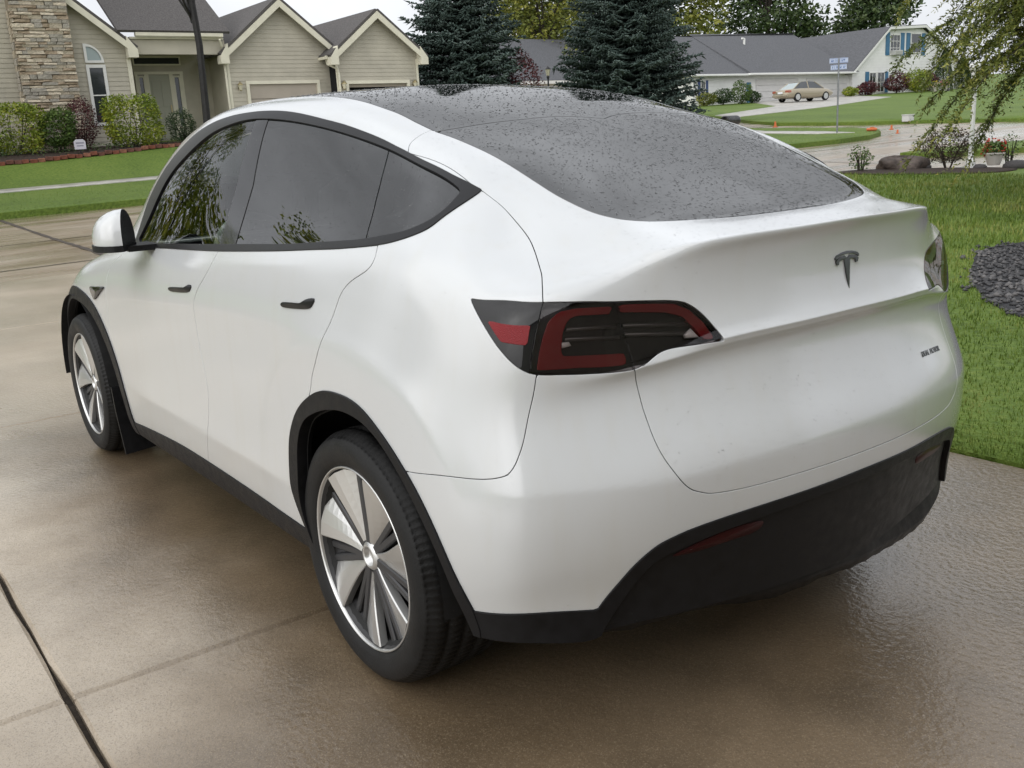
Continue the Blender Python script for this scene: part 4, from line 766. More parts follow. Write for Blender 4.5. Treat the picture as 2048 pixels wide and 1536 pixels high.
bo = bpy.data.objects.new('badge_lettering', bm_); COL.objects.link(bo); bo.parent = car
xd = pa[1]-pa[0]; ln = np.linalg.norm(xd); xd = xd/ln; nz = na.mean(0); nz /= np.linalg.norm(nz); yd = np.cross(nz, xd)
ww = max(v.co.x for v in bm_.vertices)-min(v.co.x for v in bm_.vertices); sc_ = ln/ww
bo.matrix_local = Matrix.Translation(Vector(pa.mean(0)+nz*.001)) @ Matrix((xd*sc_, yd*sc_, nz)).transposed().to_4x4()
# ---- cabin
def soft(name, m, x0, x1, y0, y1, z0, z1, bev, lean=0., par=car):
    b = MB(); b.box(x0, x1, y0, y1, z0, z1, bev=bev); b.V = [(x-lean*(z-z0), y, z) for x, y, z in b.V]
    o = b.build(name, m, par); return o
for y in (.38, -.38):
    s = soft('seat', SEATM, 1.15, 1.62, y-.24, y+.24, .42, .62, .06); soft('backrest', SEATM, 1.08, 1.22, y-.23, y+.23, .60, 1.16, .06, .35, s); soft('headrest', SEATM, .86, .97, y-.12, y+.12, 1.16, 1.34, .045, .2, s)
s = soft('rear_seat', SEATM, .22, .72, -.62, .62, .45, .66, .06); soft('backrest', SEATM, .18, .32, -.60, .60, .64, 1.12, .06, .35, s)
soft('dashboard', DASH, 1.98, 2.45, -.70, .70, .70, 1.01, .07); soft('screen', PIANO, 1.92, 1.95, -.19, .19, .86, 1.09, .01)
b = MB(); cc = Vector((1.84, .38, 1.0)); ring = [cc + Matrix.Rotation(R(24), 3, 'Y') @ Vector((0, .185*math.cos(a), .185*math.sin(a))) for a in np.linspace(0, 2*math.pi, 33)]
b.tube(ring, .017, 8, False); b.tube([cc+Vector((0, -.17, 0)), cc, cc+Vector((0, .17, 0))], .02, 6); b.tube([cc, cc+Vector((.14, 0, -.06))], .03, 6)
b.build('steering_wheel', mat('steering_rim', (.34, .34, .33), .4), car, smooth=True)
soft('cabin_floor', DASH, -.1, 2.4, -.74, .74, .27, .40, .03)
# ---- raindrops beaded on the skin (countless, one mesh)
def drops(zones, material, name='raindrops'):
    VV = []; FF = []; base = 0; ring = 7
    Fm = SK.F; P0 = SK.V[Fm]; ar = np.linalg.norm(np.cross(P0[:, 1]-P0[:, 0], P0[:, 2]-P0[:, 0]), axis=1)
    nzv = SK.N[Fm].mean(1)[:, 2]
    for z, n, r0, r1, both in zones:
        if z: ok = (SK.f[z][Fm] > .004).all(1)
        else: ok = np.all([(SK.f[q][Fm] < 0).all(1) for q in ('rearglass', 'roofglass', 'hatch', 'bumper', 'dlo', 'archRi', 'archFi', 'lowerK', 'windscreen')], axis=0) & (SK.V[Fm][:, :, 2].mean(1) > .45)
        if z in ('hatch',): ok &= (SK.f['rearglass'][Fm] < 0).all(1) & (SK.f['trim'][Fm] < 0).all(1)
        w_ = ar*ok*(.35+.65*np.clip(nzv, 0, 1)); w_ = w_/w_.sum()
        for half in ((1, -1) if both else (1,)):
            k = rng.choice(len(Fm), n, p=w_); a, c = rng.random(n), rng.random(n); fl = a+c > 1; a[fl] = 1-a[fl]; c[fl] = 1-c[fl]
            P = SK.V[Fm[k, 0]]*(1-a-c)[:, None]+SK.V[Fm[k, 1]]*a[:, None]+SK.V[Fm[k, 2]]*c[:, None]; N = SK.N[Fm[k]].mean(1); N /= np.linalg.norm(N, axis=1, keepdims=True)
            off = {'dlo': -.004, 'rearglass': -.001, 'trim': .003}.get(z, 0.); P = P+N*(off-.0001)
            if half < 0: P = P*MIR; N = N*MIR
            r = r0+(r1-r0)*rng.random(n)**2.2; h = r*(.45+.25*rng.random(n))
            tx = np.cross(N, [0, 0, 1.]); tx /= np.maximum(np.linalg.norm(tx, axis=1, keepdims=True), 1e-6); ty = np.cross(N, tx)
            el = 1+.5*rng.random(n)
            an = np.arange(ring)*2*np.pi/ring
            def ringv(sc, hh): return P[:, None]+(tx[:, None]*np.cos(an)[None, :, None]+ty[:, None]*(np.sin(an)[None, :, None]*el[:, None, None]))*(r*sc)[:, None, None]+N[:, None]*(h*hh)[:, None, None]
            blk_ = np.concatenate([ringv(1, 0), ringv(.72, .7), (P+N*h[:, None])[:, None]], 1); m_ = 2*ring+1
            VV.append(blk_.reshape(-1, 3)); f = []
            for i in range(ring):
                j = (i+1) % ring; f += [(i, j, ring+j), (i, ring+j, ring+i), (ring+i, ring+j, 2*ring)]
            f = np.array(f)
            FF.append((f[None]+(base+np.arange(n)*m_)[:, None, None]).reshape(-1, 3)); base += n*m_
    V = np.concatenate(VV); F = np.concatenate(FF)
    o = obj(name, V, F, material, car, smooth=True); o['kind'] = 'stuff'
g = bpy.data.materials.new('water_drop'); g.use_nodes = True; b_ = g.node_tree.nodes['Principled BSDF']
b_.inputs['Base Color'].default_value = (1, 1, 1, 1); b_.inputs['Roughness'].default_value = .02; b_.inputs['Transmission Weight'].default_value = 1; b_.inputs['IOR'].default_value = 1.33
drops([('rearglass', 4200, .0008, .0030, True), ('roofglass', 3600, .0009, .0032, True), ('dlo', 3000, .0006, .0017, False), ('trim', 600, .0007, .0014, False)], g)
drops([('hatch', 2200, .0006, .0016, True), ('bumper', 700, .0006, .0016, True), (None, 2400, .0006, .0015, False)], glass_mat('paint_drop', (1, 1, 1), 1.33, .0))
# ================================================================== HOUSES
def put(root, name, mb, m, smooth=False, parent=None, label=None):
    o = mb.build(name, m, parent or root, smooth); 
    if parent is None: o.matrix_parent_inverse = Matrix.Translation(-root.location)
    if label: o['label'] = label
    return o
def siding(mb, x, y0, y1, z0, z1, pitch=.153, clipf=None, d=.016):
    """lap boards on a wall facing -x; clipf(z) -> (ylo, yhi) narrows them under a gable"""
    z = z0
    while z < z1-.005:
        t = min(z+pitch, z1); a, b = (y0, y1); a2, b2 = a, b
        if clipf:
            a, b = clipf(z); a2, b2 = clipf(t); a, a2 = max(a, y0), max(a2, y0); b, b2 = min(b, y1), min(b2, y1)
            if b-a < .05: break
            if b2-a2 < .01: a2 = b2 = (a2+b2)/2; a2 -= .005; b2 += .005
        V = [(x-d, a, z), (x-d, b, z), (x-.002, b2, t), (x-.002, a2, t), (x, a, z), (x, b, z)]
        mb.add(V, [(1, 0, 3, 2), (0, 1, 5, 4)]); z = t
def slab3(mb, a, b, c, d, th):
    """thick roof plane through four corners"""
    P = [Vector(p) for p in (a, b, c, d)]; n = (P[1]-P[0]).cross(P[3]-P[0]).normalized()
    if n.z < 0: n = -n
    mb.add([tuple(p) for p in P]+[tuple(p+n*th) for p in P], [(0, 1, 2, 3), (7, 6, 5, 4), (0, 4, 5, 1), (1, 5, 6, 2), (2, 6, 7, 3), (3, 7, 4, 0)])
def gable(root, xf, xb, yc, hw, ze, slope, over, roofm, trimm, oh=.32, ret=True, roofth=.09):
    """gable roof with ridge along x, rake boards and boxed eave returns on the front"""
    zr = ze+hw*slope
    for s in (1, -1):
        m_ = MB(); e = hw+over; slab3(m_, (xf-oh, yc, zr), (xf-oh, yc+s*e, ze-over*slope), (xb, yc+s*e, ze-over*slope), (xb, yc, zr), roofth); put(root, 'roof_slope', m_, roofm)
        t = MB(); w_ = .24
        t.add([(xf-oh-.03, yc, zr-.02), (xf-oh-.03, yc+s*e, ze-over*slope-.02), (xf-oh-.03, yc+s*e, ze-over*slope-.02-w_), (xf-oh-.03, yc, zr-.02-w_*1.1), (xf-oh+.02, yc, zr-.02), (xf-oh+.02, yc+s*e, ze-over*slope-.02), (xf-oh+.02, yc+s*e, ze-over*slope-.02-w_), (xf-oh+.02, yc, zr-.02-w_*1.1)], [(0, 1, 2, 3), (7, 6, 5, 4), (0, 4, 5, 1), (1, 5, 6, 2), (2, 6, 7, 3)])
        put(root, 'rake_board', t, trimm)
        if ret:
            t = MB(); ya, yb = yc+s*(hw-.02), yc+s*(e+.02); zb = ze-over*slope-.30
            t.add([(xf-oh-.035, ya, zb), (xf-oh-.035, yb, zb), (xf-oh-.035, yb, zb+.26), (xf-oh-.035, ya, zb+.26+.55*slope), (xf+.0, ya, zb), (xf+.0, yb, zb), (xf+.0, yb, zb+.26), (xf+.0, ya, zb+.26+.55*slope)], [(0, 1, 2, 3), (7, 6, 5, 4), (0, 4, 5, 1), (1, 5, 6, 2), (2, 6, 7, 3), (3, 7, 4, 0)])
            put(root, 'eave_return', t, trimm)
    return zr
def gutter(root, pts, m, r=.05):
    b = MB(); b.tube(pts, r, 6); put(root, 'downpipe', b, m)
def window(root, x, y0, y1, z0, z1, fm, gm, bars=0, cols=0, fw=.07, d=.05, name='window'):
    b = MB(); b.box(x-d, x, y0, y0+fw, z0, z1); b.box(x-d, x, y1-fw, y1, z0, z1); b.box(x-d, x, y0+fw, y1-fw, z0, z0+fw); b.box(x-d, x, y0+fw, y1-fw, z1-fw, z1)
    for q in range(bars): zz = z0+(z1-z0)*(q+1)/(bars+1); b.box(x-d*.8, x, y0+fw, y1-fw, zz-.02, zz+.02)
    for q in range(cols): yy = y0+(y1-y0)*(q+1)/(cols+1); b.box(x-d*.7, x, yy-.015, yy+.015, z0+fw, z1-fw)
    o = put(root, name, b, fm); p = MB(); p.add([(x-.012, y0+fw, z0+fw), (x-.012, y1-fw, z0+fw), (x-.012, y1-fw, z1-fw), (x-.012, y0+fw, z1-fw)], [(1, 0, 3, 2)]); po = put(root, 'pane', p, gm, parent=o); return o
SID = mat('beige_siding', (.44, .41, .335), .55, var=.10, vscale=1.5); CREAM = mat('cream_trim', (.68, .65, .53), .5, var=.06, vscale=3); TAUPE = mat('taupe_door', (.38, .335, .28), .5, var=.06, vscale=2)
ROOFB = mat('brown_grey_shingle', (.085, .078, .075), .8, var=.35, vscale=9, bump=.4, bscale=25, stretch=(1, 3, 3)); WHITE = mat('white_trim', (.72, .72, .70), .45); PANE = mat('window_pane', (.03, .035, .04), .06, spec=.8, coat=.6)
PANEL_ = mat('pale_pane', (.30, .36, .36), .10, coat=.6); BLKI = mat('open_garage_dark', (.006, .006, .007), .9); LAMPG = mat('lantern_glass', (.6, .56, .42), .15, coat=.5); BRASS = mat('lantern_brass', (.45, .38, .22), .3, metal=.8)
hA = empty('beige_house', (34, -11, 1.75)); tag(hA, 'beige sided house with a stone chimney and two garage gables', 'house')
XF = 34.0
# left wing with the tall window
m_ = MB(); gz = lambda z: (-99, -8.62) if z < 5.3 else (-99+0*z, -8.62+(z-5.3)/.78)
siding(m_, XF, 3.0-15, -8.60+.0, 1.2, 5.3) if False else None
def gl(z): return (-8.60 if z < 5.35 else -8.60+(z-5.35)/.80), (1.4 if z < 5.35 else 1.4-(z-5.35)/.80)
siding(m_, XF, -8.60, 1.4, 1.3, 9.0, clipf=gl); put(hA, 'wall', m_, SID)
m_ = MB(); m_.box(XF+.004, 44, -8.58, 1.35, 1.2, 5.3); put(hA, 'wing_body', m_, SID)
gable(hA, XF, 44, -3.6, 5.0, 5.35, .80, .30, ROOFB, CREAM)
m_ = MB(); m_.box(XF-.04, XF-.017, -8.72, -8.58, 1.3, 5.3); put(hA, 'corner_board', m_, CREAM)
m_ = MB(); m_.box(XF-.017, 36.0, -8.72, -8.604, 1.3, 5.3); put(hA, 'side_wall', m_, SID)
# stone chimney breast, every stone its own piece
ch = MB(); ch.box(33.47, XF+.3, -6.72, -5.04, 1.2, 9.6); cho = put(hA, 'chimney', ch, mat('mortar', (.25, .21, .16), .9, var=.2, vscale=10, bump=.5, bscale=40))
STM = [mat('stone_%s' % q, c, .8, var=.35, vscale=5, bump=.7, bscale=14) for q, c in (('tan', (.46, .40, .31)), ('buff', (.56, .49, .38)), ('grey', (.38, .35, .30)), ('brown', (.33, .26, .185)))]
stones = []
for q in range(8):
    b = MB(); b.box(-.5, .5, -.5, .5, -.5, .5, bev=.12); b.V = [(x+random.uniform(-.12, .12), y+random.uniform(-.07, .07), z+random.uniform(-.16, .16)) for x, y, z in b.V]; me = bpy.data.meshes.new('stone'); me.from_pydata(b.V, [], b.F); me.materials.append(STM[q % 4]); me.update(); stones.append(me)
z = 2.2; ns = 0
while z < 7.4 and ns < 290:
    h = random.choice((.085, .10, .12, .15)); y = -6.74
    while y < -5.03:
        w_ = min(random.uniform(.18, .52), -5.02-y)
        if w_ < .06: break
        o = bpy.data.objects.new('stone', random.choice(stones)); COL.objects.link(o); o.parent = cho; o.location = (33.47+random.uniform(-.015, .02), y+w_/2, z+h/2)
        o.scale = (.16, w_*1.02-.012, h-.010); y += w_; ns += 1
    z += h
for side_y in (-6.73, -5.03):
    z = 2.2
    while z < 6.5 and ns < 298:
        h = random.choice((.18, .24)); o = bpy.data.objects.new('stone', random.choice(stones)); COL.objects.link(o); o.parent = cho; o.location = (33.70, side_y, z+h/2); o.scale = (.34, .10, h-.014); z += h; ns += 1
# tall window with quarter-round head
wo2 = window(hA, XF-.016, -7.84, -7.20, 2.6, 4.60, WHITE, PANE, bars=1, fw=.10)
b = MB(); arc = [(-7.20-.0, 4.66)]+[(-7.20-.62*math.sin(a), 4.66+.62*math.cos(a)) for a in np.linspace(0, math.pi/2, 14)]
n_ = len(arc); inn = [(-7.20-.085, 4.66+.075)]+[(-7.285-.45*math.sin(a), 4.735+.45*math.cos(a)) for a in np.linspace(0, math.pi/2, 14)]
V = [(XF-.07, y, z) for y, z in arc]+[(XF-.07, y, z) for y, z in inn]+[(XF-.016, y, z) for y, z in arc]+[(XF-.016, y, z) for y, z in inn]
b.add(V, [(i, (i+1) % n_, n_+(i+1) % n_, n_+i) for i in range(n_)]+[(i, 2*n_+i, 2*n_+(i+1) % n_, (i+1) % n_) for i in range(n_)]+[(n_+i, n_+(i+1) % n_, 3*n_+(i+1) % n_, 3*n_+i) for i in range(n_)])
ar = put(hA, 'arched_window', b, WHITE); b = MB(); b.add([(XF-.03, y, z) for y, z in inn], [tuple(range(n_))]); put(hA, 'pane', b, PANEL_, parent=ar)
# entry
b = MB(); b.box(33.86, 34.1, -12.1, -8.73, 4.93, 5.42); put(hA, 'porch_beam', b, SID)
b = MB(); b.box(33.62, 33.78, -12.0, -8.9, 5.50, 5.64, bev=.02); put(hA, 'gutter', b, CREAM)
b = MB(); b.box(33.78, 36, -12.05, -8.73, 5.43, 5.50); put(hA, 'soffit', b, CREAM)
b = MB(); slab3(b, (33.64, -8.3, 5.62), (33.64, -12.25, 5.62), (40, -12.25, 9.9), (40, -8.3, 9.9), .09); put(hA, 'roof_slope', b, ROOFB)
b = MB(); siding(b, 36.0, -13.2, -8.6, 1.75, 5.43); put(hA, 'entry_wall', b, SID)
b = MB(); b.box(36.004, 36.3, -13.3, -8.5, 1.7, 5.43); put(hA, 'entry_core', b, SID)
window(hA, 35.985, -11.12, -9.36, 4.74, 5.06, CREAM, PANE, fw=.05, name='transom')
b = MB(); b.box(35.93, 35.985, -11.15, -9.35, 4.42, 4.52); b.box(35.93, 35.985, -9.46, -9.36, 2.1, 4.42); b.box(35.93, 35.985, -9.86, -9.70, 2.1, 4.42); b.box(35.93, 35.985, -10.76, -10.62, 2.1, 4.42); b.box(35.93, 35.985, -11.14, -11.02, 2.1, 4.42); df_ = put(hA, 'door_frame', b, CREAM)
b = MB(); b.box(35.95, 35.985, -10.62, -9.86, 2.1, 4.40)
for (a_, c_) in ((2.3, 3.1), (3.25, 4.2)):
    for (p_, q_) in ((-10.54, -10.28), (-10.20, -9.94)): b.box(35.935, 35.95, p_, q_, a_, c_, bev=.006)
fd = put(hA, 'front_door', b, mat('sage_door', (.36, .36, .29), .5)); b = MB(); b.box(35.90, 35.95, -10.57, -10.53, 3.05, 3.32, bev=.01); put(hA, 'door_handle', b, BRASS, parent=fd)
for y0, y1 in ((-9.70, -9.46), (-11.02, -10.76)): window(hA, 35.975, y0, y1, 2.5, 4.36, CREAM, PANE, fw=.05, name='sidelight')
# garages
def garage(xf, yL, yR, yc, hw, ze, slope, op, opz, opened, xb):
    b = MB(); f = lambda z: (yc-hw if z < ze else yc-hw+(z-ze)/slope, yc+hw if z < ze else yc+hw-(z-ze)/slope)
    def part_siding(y0, y1, z0, z1): siding(b, xf, y0, y1, z0, z1, clipf=f)
    part_siding(yR, yL, opz+.12, ze+hw*slope); part_siding(yR, op[0]-.12, 1.75, opz+.12); part_siding(op[1]+.12, yL, 1.75, opz+.12); put(hA, 'garage_wall', b, SID)
    b = MB(); b.box(xf+.6, xb, yR+.1, yL-.1, 1.7, ze); b.box(xf+.004, xf+.6, yR+.05, op[0]-.1, 1.7, ze); b.box(xf+.004, xf+.6, op[1]+.1, yL-.05, 1.7, ze); b.box(xf+.004, xf+.6, op[0]-.1, op[1]+.1, opz+.13, ze); put(hA, 'garage_body', b, BLKI if opened else SID)
    b = MB(); b.box(xf-.05, xf+.1, op[0]-.12, op[0], 1.75, opz); b.box(xf-.05, xf+.1, op[1], op[1]+.12, 1.75, opz); b.box(xf-.05, xf+.1, op[0]-.12, op[1]+.12, opz, opz+.12); put(hA, 'garage_frame', b, CREAM)
    if not opened:
        for q in range(4):
            b = MB(); h = (opz-1.75)/4; b.box(xf+.03, xf+.07, op[0], op[1], 1.75+q*h+.008, 1.75+(q+1)*h-.008, bev=.006); put(hA, 'garage_door_panel', b, TAUPE)
    else:
        b = MB(); b.box(xf+.12, xf+.16, op[0], op[1], opz-.12, opz-.005); put(hA, 'garage_door_edge', b, TAUPE)
    for yy in (yR, yL):
        b = MB(); b.box(xf-.035, xf-.016, min(yy, yy+(.1 if yy == yR else -.1)), max(yy, yy+(.1 if yy == yR else -.1)), 1.75, ze-.3); put(hA, 'corner_board', b, CREAM)
garage(34.0, -12.12, -16.5, -14.3, 2.18, 5.12, .81, (-15.67, -12.91), 3.88, False, 43)
gable(hA, 34.0, 43, -14.3, 2.18, 5.12, .81, .28, ROOFB, CREAM)
garage(33.35, -16.20, -19.92, -18.06, 1.86, 5.02, .79, (-19.35, -16.70), 3.79, True, 43)
gable(hA, 33.35, 43, -18.06, 1.86, 5.02, .79, .30, ROOFB, CREAM)
gutter(hA, [(33.55, -15.95, 4.72), (33.55, -15.98, 4.55), (33.3, -16.28, 4.35), (33.27, -16.30, 4.1), (33.27, -16.30, 1.8)], CREAM, .045)
gutter(hA, [(33.62, -11.85, 5.42), (33.75, -11.95, 5.2), (33.95, -12.05, 5.0), (33.95, -12.06, 1.8)], CREAM, .045)
b = MB(); b.box(33.25, 33.4, -15.98, -15.82, 4.70, 4.84, bev=.02); b.box(33.4, 42, -15.96, -15.84, 4.72, 4.82); put(hA, 'gutter', b, CREAM)
def lantern(x, y, z, label, group):
    r_ = tag(empty('wall_lantern', (x, y, z)), label, 'lamp', group)
    b = MB(); b.lathe([(.001, .18), (.02, .16), (.11, .07), (.115, .05), (.02, .05)], 8, (-.12, 0, 0)); b.tube([(0, 0, .02), (-.06, 0, .04), (-.12, 0, .06)], .012, 5); b.lathe([(.001, -.16), (.05, -.15), (.055, -.13)], 8, (-.12, 0, 0)); b.box(-.01, .0, -.05, .05, -.1, .1); b.build('lantern_body', BRASS, r_)
    b = MB(); b.lathe([(.05, -.13), (.095, .05)], 8, (-.12, 0, 0)); b.build('lantern_glass', LAMPG, r_)
lantern(33.98, -12.52, 3.80, 'brass wall lantern at the closed garage door', 'garage lanterns'); lantern(33.33, -16.45, 3.74, 'brass wall lantern left of the open garage', 'garage lanterns'); lantern(33.33, -19.66, 3.74, 'brass wall lantern right of the open garage', 'garage lanterns')
# ---- white house
WSID = mat('white_siding', (.76, .76, .745), .5, var=.05, vscale=1.2); ROOFG = mat('grey_shingle', (.095, .097, .105), .85, var=.3, vscale=5, bump=.3, bscale=12, stretch=(1, 3, 3)); BLUE = mat('blue_shutter', (.045, .15, .27), .5, var=.1, vscale=4); NAVY = mat('navy_shutter', (.05, .08, .20), .5); GDOOR = mat('garage_white', (.62, .61, .60), .5, var=.05, vscale=2)
hB = empty('white_house', (54, -70, 2.9)); tag(hB, 'long white house with grey roof and blue shutters beyond the corner', 'house')
X = 52.0
b = MB(); siding(b, X, -75.9, -56.0, 2.6, 5.25, .25, d=.02); put(hB, 'wall', b, WSID)
b = MB(); b.box(X+.004, 66, -75.9, -56.02, 2.5, 5.2); put(hB, 'house_body', b, WSID)
def gw(z):
    P = [(2.6, -94.5, -75.75), (5.5, -94.5, -75.75), (6.6, -91.4, -74.0-1.75), (8.85, -86.9, -80.75), (9.15, -86.3, -81.0)]
    zs = [p[0] for p in P]; return float(np.interp(z, [2.6, 5.3, 9.1], [-94.6, -94.6, -86.4])), float(np.interp(z, [2.6, 5.5, 8.95], [-75.75, -75.75, -80.75]))
b = MB(); siding(b, X-.35, -94.6, -75.75, 2.6, 9.05, .25, clipf=gw, d=.02); put(hB, 'gable_wall', b, WSID)
b = MB(); P = [(-75.76, 2.5), (-75.76, 5.45), (-80.7, 8.85), (-86.4, 9.0), (-94.5, 5.2), (-94.5, 2.5)]; b.prism(P, X-.345, 66, lambda a, c, h: (h, a, c)); put(hB, 'gable_body', b, WSID)
for A_, B_ in (((-75.2, 5.05), (-80.75, 9.0)), ((-80.75, 9.0), (-86.4, 9.25)), ((-86.4, 9.25), (-95.2, 5.05))):
    b = MB(); slab3(b, (X-.75, *A_), (X-.75, *B_), (66, *B_), (66, *A_), .12); put(hB, 'roof_slope', b, ROOFG)
    b = MB(); b.add([(X-.78, A_[0], A_[1]+.06), (X-.78, B_[0], B_[1]+.06), (X-.78, B_[0], B_[1]-.16), (X-.78, A_[0], A_[1]-.16), (X-.72, A_[0], A_[1]+.06), (X-.72, B_[0], B_[1]+.06), (X-.72, B_[0], B_[1]-.16), (X-.72, A_[0], A_[1]-.16)], [(0, 1, 2, 3), (7, 6, 5, 4), (0, 4, 5, 1), (3, 2, 6, 7)]); put(hB, 'rake_board', b, WHITE)
# long roof with hips at the far end
b = MB(); b.add([(X-.5, -55.5, 5.22), (X-.5, -62.0, 5.22), (X+6.2, -62.9, 8.75), (X+6.2, -59.3, 8.75), (66, -55.0, 5.2)], [(0, 1, 2, 3), (0, 3, 4)]); put(hB, 'roof_slope', b, ROOFG)
b = MB(); b.add([(X-.8, -61.9, 5.25), (X-.8, -76.2, 5.25), (X+6.6, -76.2, 9.25), (X+6.6, -62.6, 9.0), (X+1, -61.9, 5.2)], [(0, 1, 2, 3), (0, 3, 4)]); put(hB, 'roof_slope', b, ROOFG)
b = MB(); b.add([(X+6.2, -59.3, 8.75), (X+6.2, -76.2, 9.25), (X+14, -76, 5.2), (66, -55.0, 5.2)], [(0, 1, 2, 3)]); put(hB, 'roof_slope', b, ROOFG)
b = MB(); b.box(X-.9, X-.55, -75.6, -61.7, 5.10, 5.26, bev=.03); b.box(X-.6, X-.42, -61.9, -55.3, 5.08, 5.24, bev=.03); put(hB, 'fascia', b, WHITE)
for y0, y1 in ((-68.70, -63.30), (-75.55, -69.80)):
    for q in range(4):
        b = MB(); h = .50; b.box(X-.06, X-.025, y0, y1, 2.84+q*h+.01, 2.84+(q+1)*h-.01, bev=.008); put(hB, 'garage_door_panel', b, GDOOR)
b = MB(); b.box(X-.07, X-.02, -62.72, -62.02, 2.86, 4.70); bd_ = put(hB, 'side_door', b, WHITE); b = MB(); b.box(X-.09, X-.072, -62.64, -62.10, 2.95, 4.60, bev=.01); put(hB, 'storm_door', b, BLUE, parent=bd_)
def wsh(y0, y1, z0, z1, sw, shm, x=X-.02, bars=1, cols=1):
    window(hB, x, y0, y1, z0, z1, WHITE, PANE, bars=bars, cols=cols, fw=.08)
    for a_, c_ in ((y0-sw-.03, y0-.03), (y1+.03, y1+sw+.03)):
        b = MB(); b.box(x-.04, x-.002, a_, c_, z0, z1, bev=.008)
        put(hB, 'shutter', b, shm)
wsh(-57.35, -56.80, 3.5, 4.82, .27, NAVY)
wsh(-79.30, -78.25, 3.45, 5.22, .01, WHITE, X-.38); wsh(-80.60, -79.45, 3.45, 5.25, .01, WHITE, X-.38)
for y in (-78.20, -81.15):
    b = MB(); b.box(X-.42, X-.37, y, y+.52, 3.42, 5.26, bev=.01); put(hB, 'shutter', b, BLUE)
wsh(-82.85, -81.25, 6.70, 8.48, .01, WHITE, X-.38, 2, 2); wsh(-86.25, -84.55, 6.85, 8.62, .01, WHITE, X-.38, 1, 0)
for y in (-81.18, -83.50, -84.42, -86.92):
    b = MB(); b.box(X-.42, X-.37, y-.02, y+.56, 6.66, 8.62, bev=.01); put(hB, 'shutter', b, BLUE)
b = MB(); b.box(X-.85, X-.37, -82.65, -81.45, 6.66, 7.08, bev=.03); 
for q in range(6): b.box(X-.87, X-.855, -82.6, -81.5, 6.72+q*.055, 6.74+q*.055)
put(hB, 'air_conditioner', b, mat('ac_grey', (.5, .5, .48), .5))
b = MB(); b.tube([(X+4.5, -67.2, 7.6), (X+4.5, -67.2, 8.5)], .10, 8); b.tube([(X+4.5, -67.2, 8.45), (X+4.5, -66.9, 8.5)], .09, 8); put(hB, 'roof_vent', b, WHITE)
b = MB(); b.tube([(X+3, -55.6, 6.8), (X+3, -55.6, 7.9)], .12, 8); put(hB, 'roof_vent', b, WHITE)
wsh(-92.2, -91.2, 4.2, 5.1, .01, WHITE, X-.38)
# ---- grey roofed house between the spruces
hC = empty('grey_roofed_house', (60, -46, 3)); tag(hC, 'far house with plain grey roof between the two spruces', 'house')
b = MB(); b.box(58, 70, -60, -36, 2.5, 5.35); put(hC, 'wall', b, WSID)
b = MB(); slab3(b, (57.4, -35.2, 5.3), (57.4, -61, 5.3), (63.5, -56, 8.9), (63.5, -40.5, 8.9), .12); put(hC, 'roof_slope', b, ROOFG)
b = MB(); b.add([(57.4, -35.2, 5.4), (63.5, -40.5, 9.0), (70, -35, 5.4)], [(0, 1, 2)]); put(hC, 'roof_slope', b, ROOFG)
b = MB(); b.box(57.3, 57.42, -61, -35.2, 5.14, 5.36); put(hC, 'fascia', b, WHITE)
# ---- next house along, mirrored in the car's side glass
hD = empty('brown_house', (35, 13, 1.9)); tag(hD, 'plain brown gabled house further along the street, outside the view', 'house')
b = MB(); siding(b, 35, 6.5, 19.5, 1.4, 8.5, .2, clipf=lambda z: (6.5 if z < 4.6 else 6.5+(z-4.6)/.6, 19.5 if z < 4.6 else 19.5-(z-4.6)/.6)); put(hD, 'wall', b, mat('brown_siding', (.20, .16, .12), .6))
b = MB(); b.box(35.01, 45, 6.6, 19.4, 1.3, 4.6); put(hD, 'house_body', b, SID)
for s in (1, -1):
    b = MB(); slab3(b, (34.6, 13, 8.6), (34.6, 13+s*7, 4.4), (45, 13+s*7, 4.4), (45, 13, 8.6), .12); put(hD, 'roof_slope', b, ROOFB)
window(hD, 34.97, 9, 10.4, 2.4, 4, WHITE, PANE, 1, 1); window(hD, 34.97, 14, 15.4, 2.4, 4, WHITE, PANE, 1, 1)
# ---- the owner's house behind the photographer (seen only as a reflection in the paint)
hE = empty('garage_house', (-6.4, 1, 0)); tag(hE, 'house with garage door behind the photographer, outside the view', 'house')
def sidx(mb, x, y0, y1, z0, z1):
    z = z0
    while z < z1-.01: mb.add([(x+.016, y0, z), (x+.016, y1, z), (x, y1, z+.15), (x, y0, z+.15)], [(0, 1, 2, 3)]); z += .15
GX = -6.3
b = MB(); sidx(b, GX, -3.4, -1.6, 0, 2.4); sidx(b, GX, 4.7, 9.0, 0, 2.4); sidx(b, GX, -3.4, 9.0, 2.4, 4.2); put(hE, 'wall', b, SID)
b = MB(); b.box(GX-9, GX-.01, -3.4, 9.0, -.05, 4.2); put(hE, 'house_body', b, SID)
for q in range(4):
    b = MB(); b.box(GX, GX+.03, -1.6, 4.7, .02+q*.59, .02+(q+1)*.59-.012, bev=.008); put(hE, 'garage_door_panel', b, TAUPE)
b = MB(); slab3(b, (GX+.6, -4.0, 4.1), (GX+.6, 9.6, 4.1), (GX-4.5, 9.6, 6.5), (GX-4.5, -4.0, 6.5), .1); put(hE, 'roof_slope', b, ROOFB)
b = MB(); slab3(b, (GX-9.6, -4.0, 4.1), (GX-9.6, 9.6, 4.1), (GX-4.5, 9.6, 6.5), (GX-4.5, -4.0, 6.5), .1); put(hE, 'roof_slope', b, ROOFB)
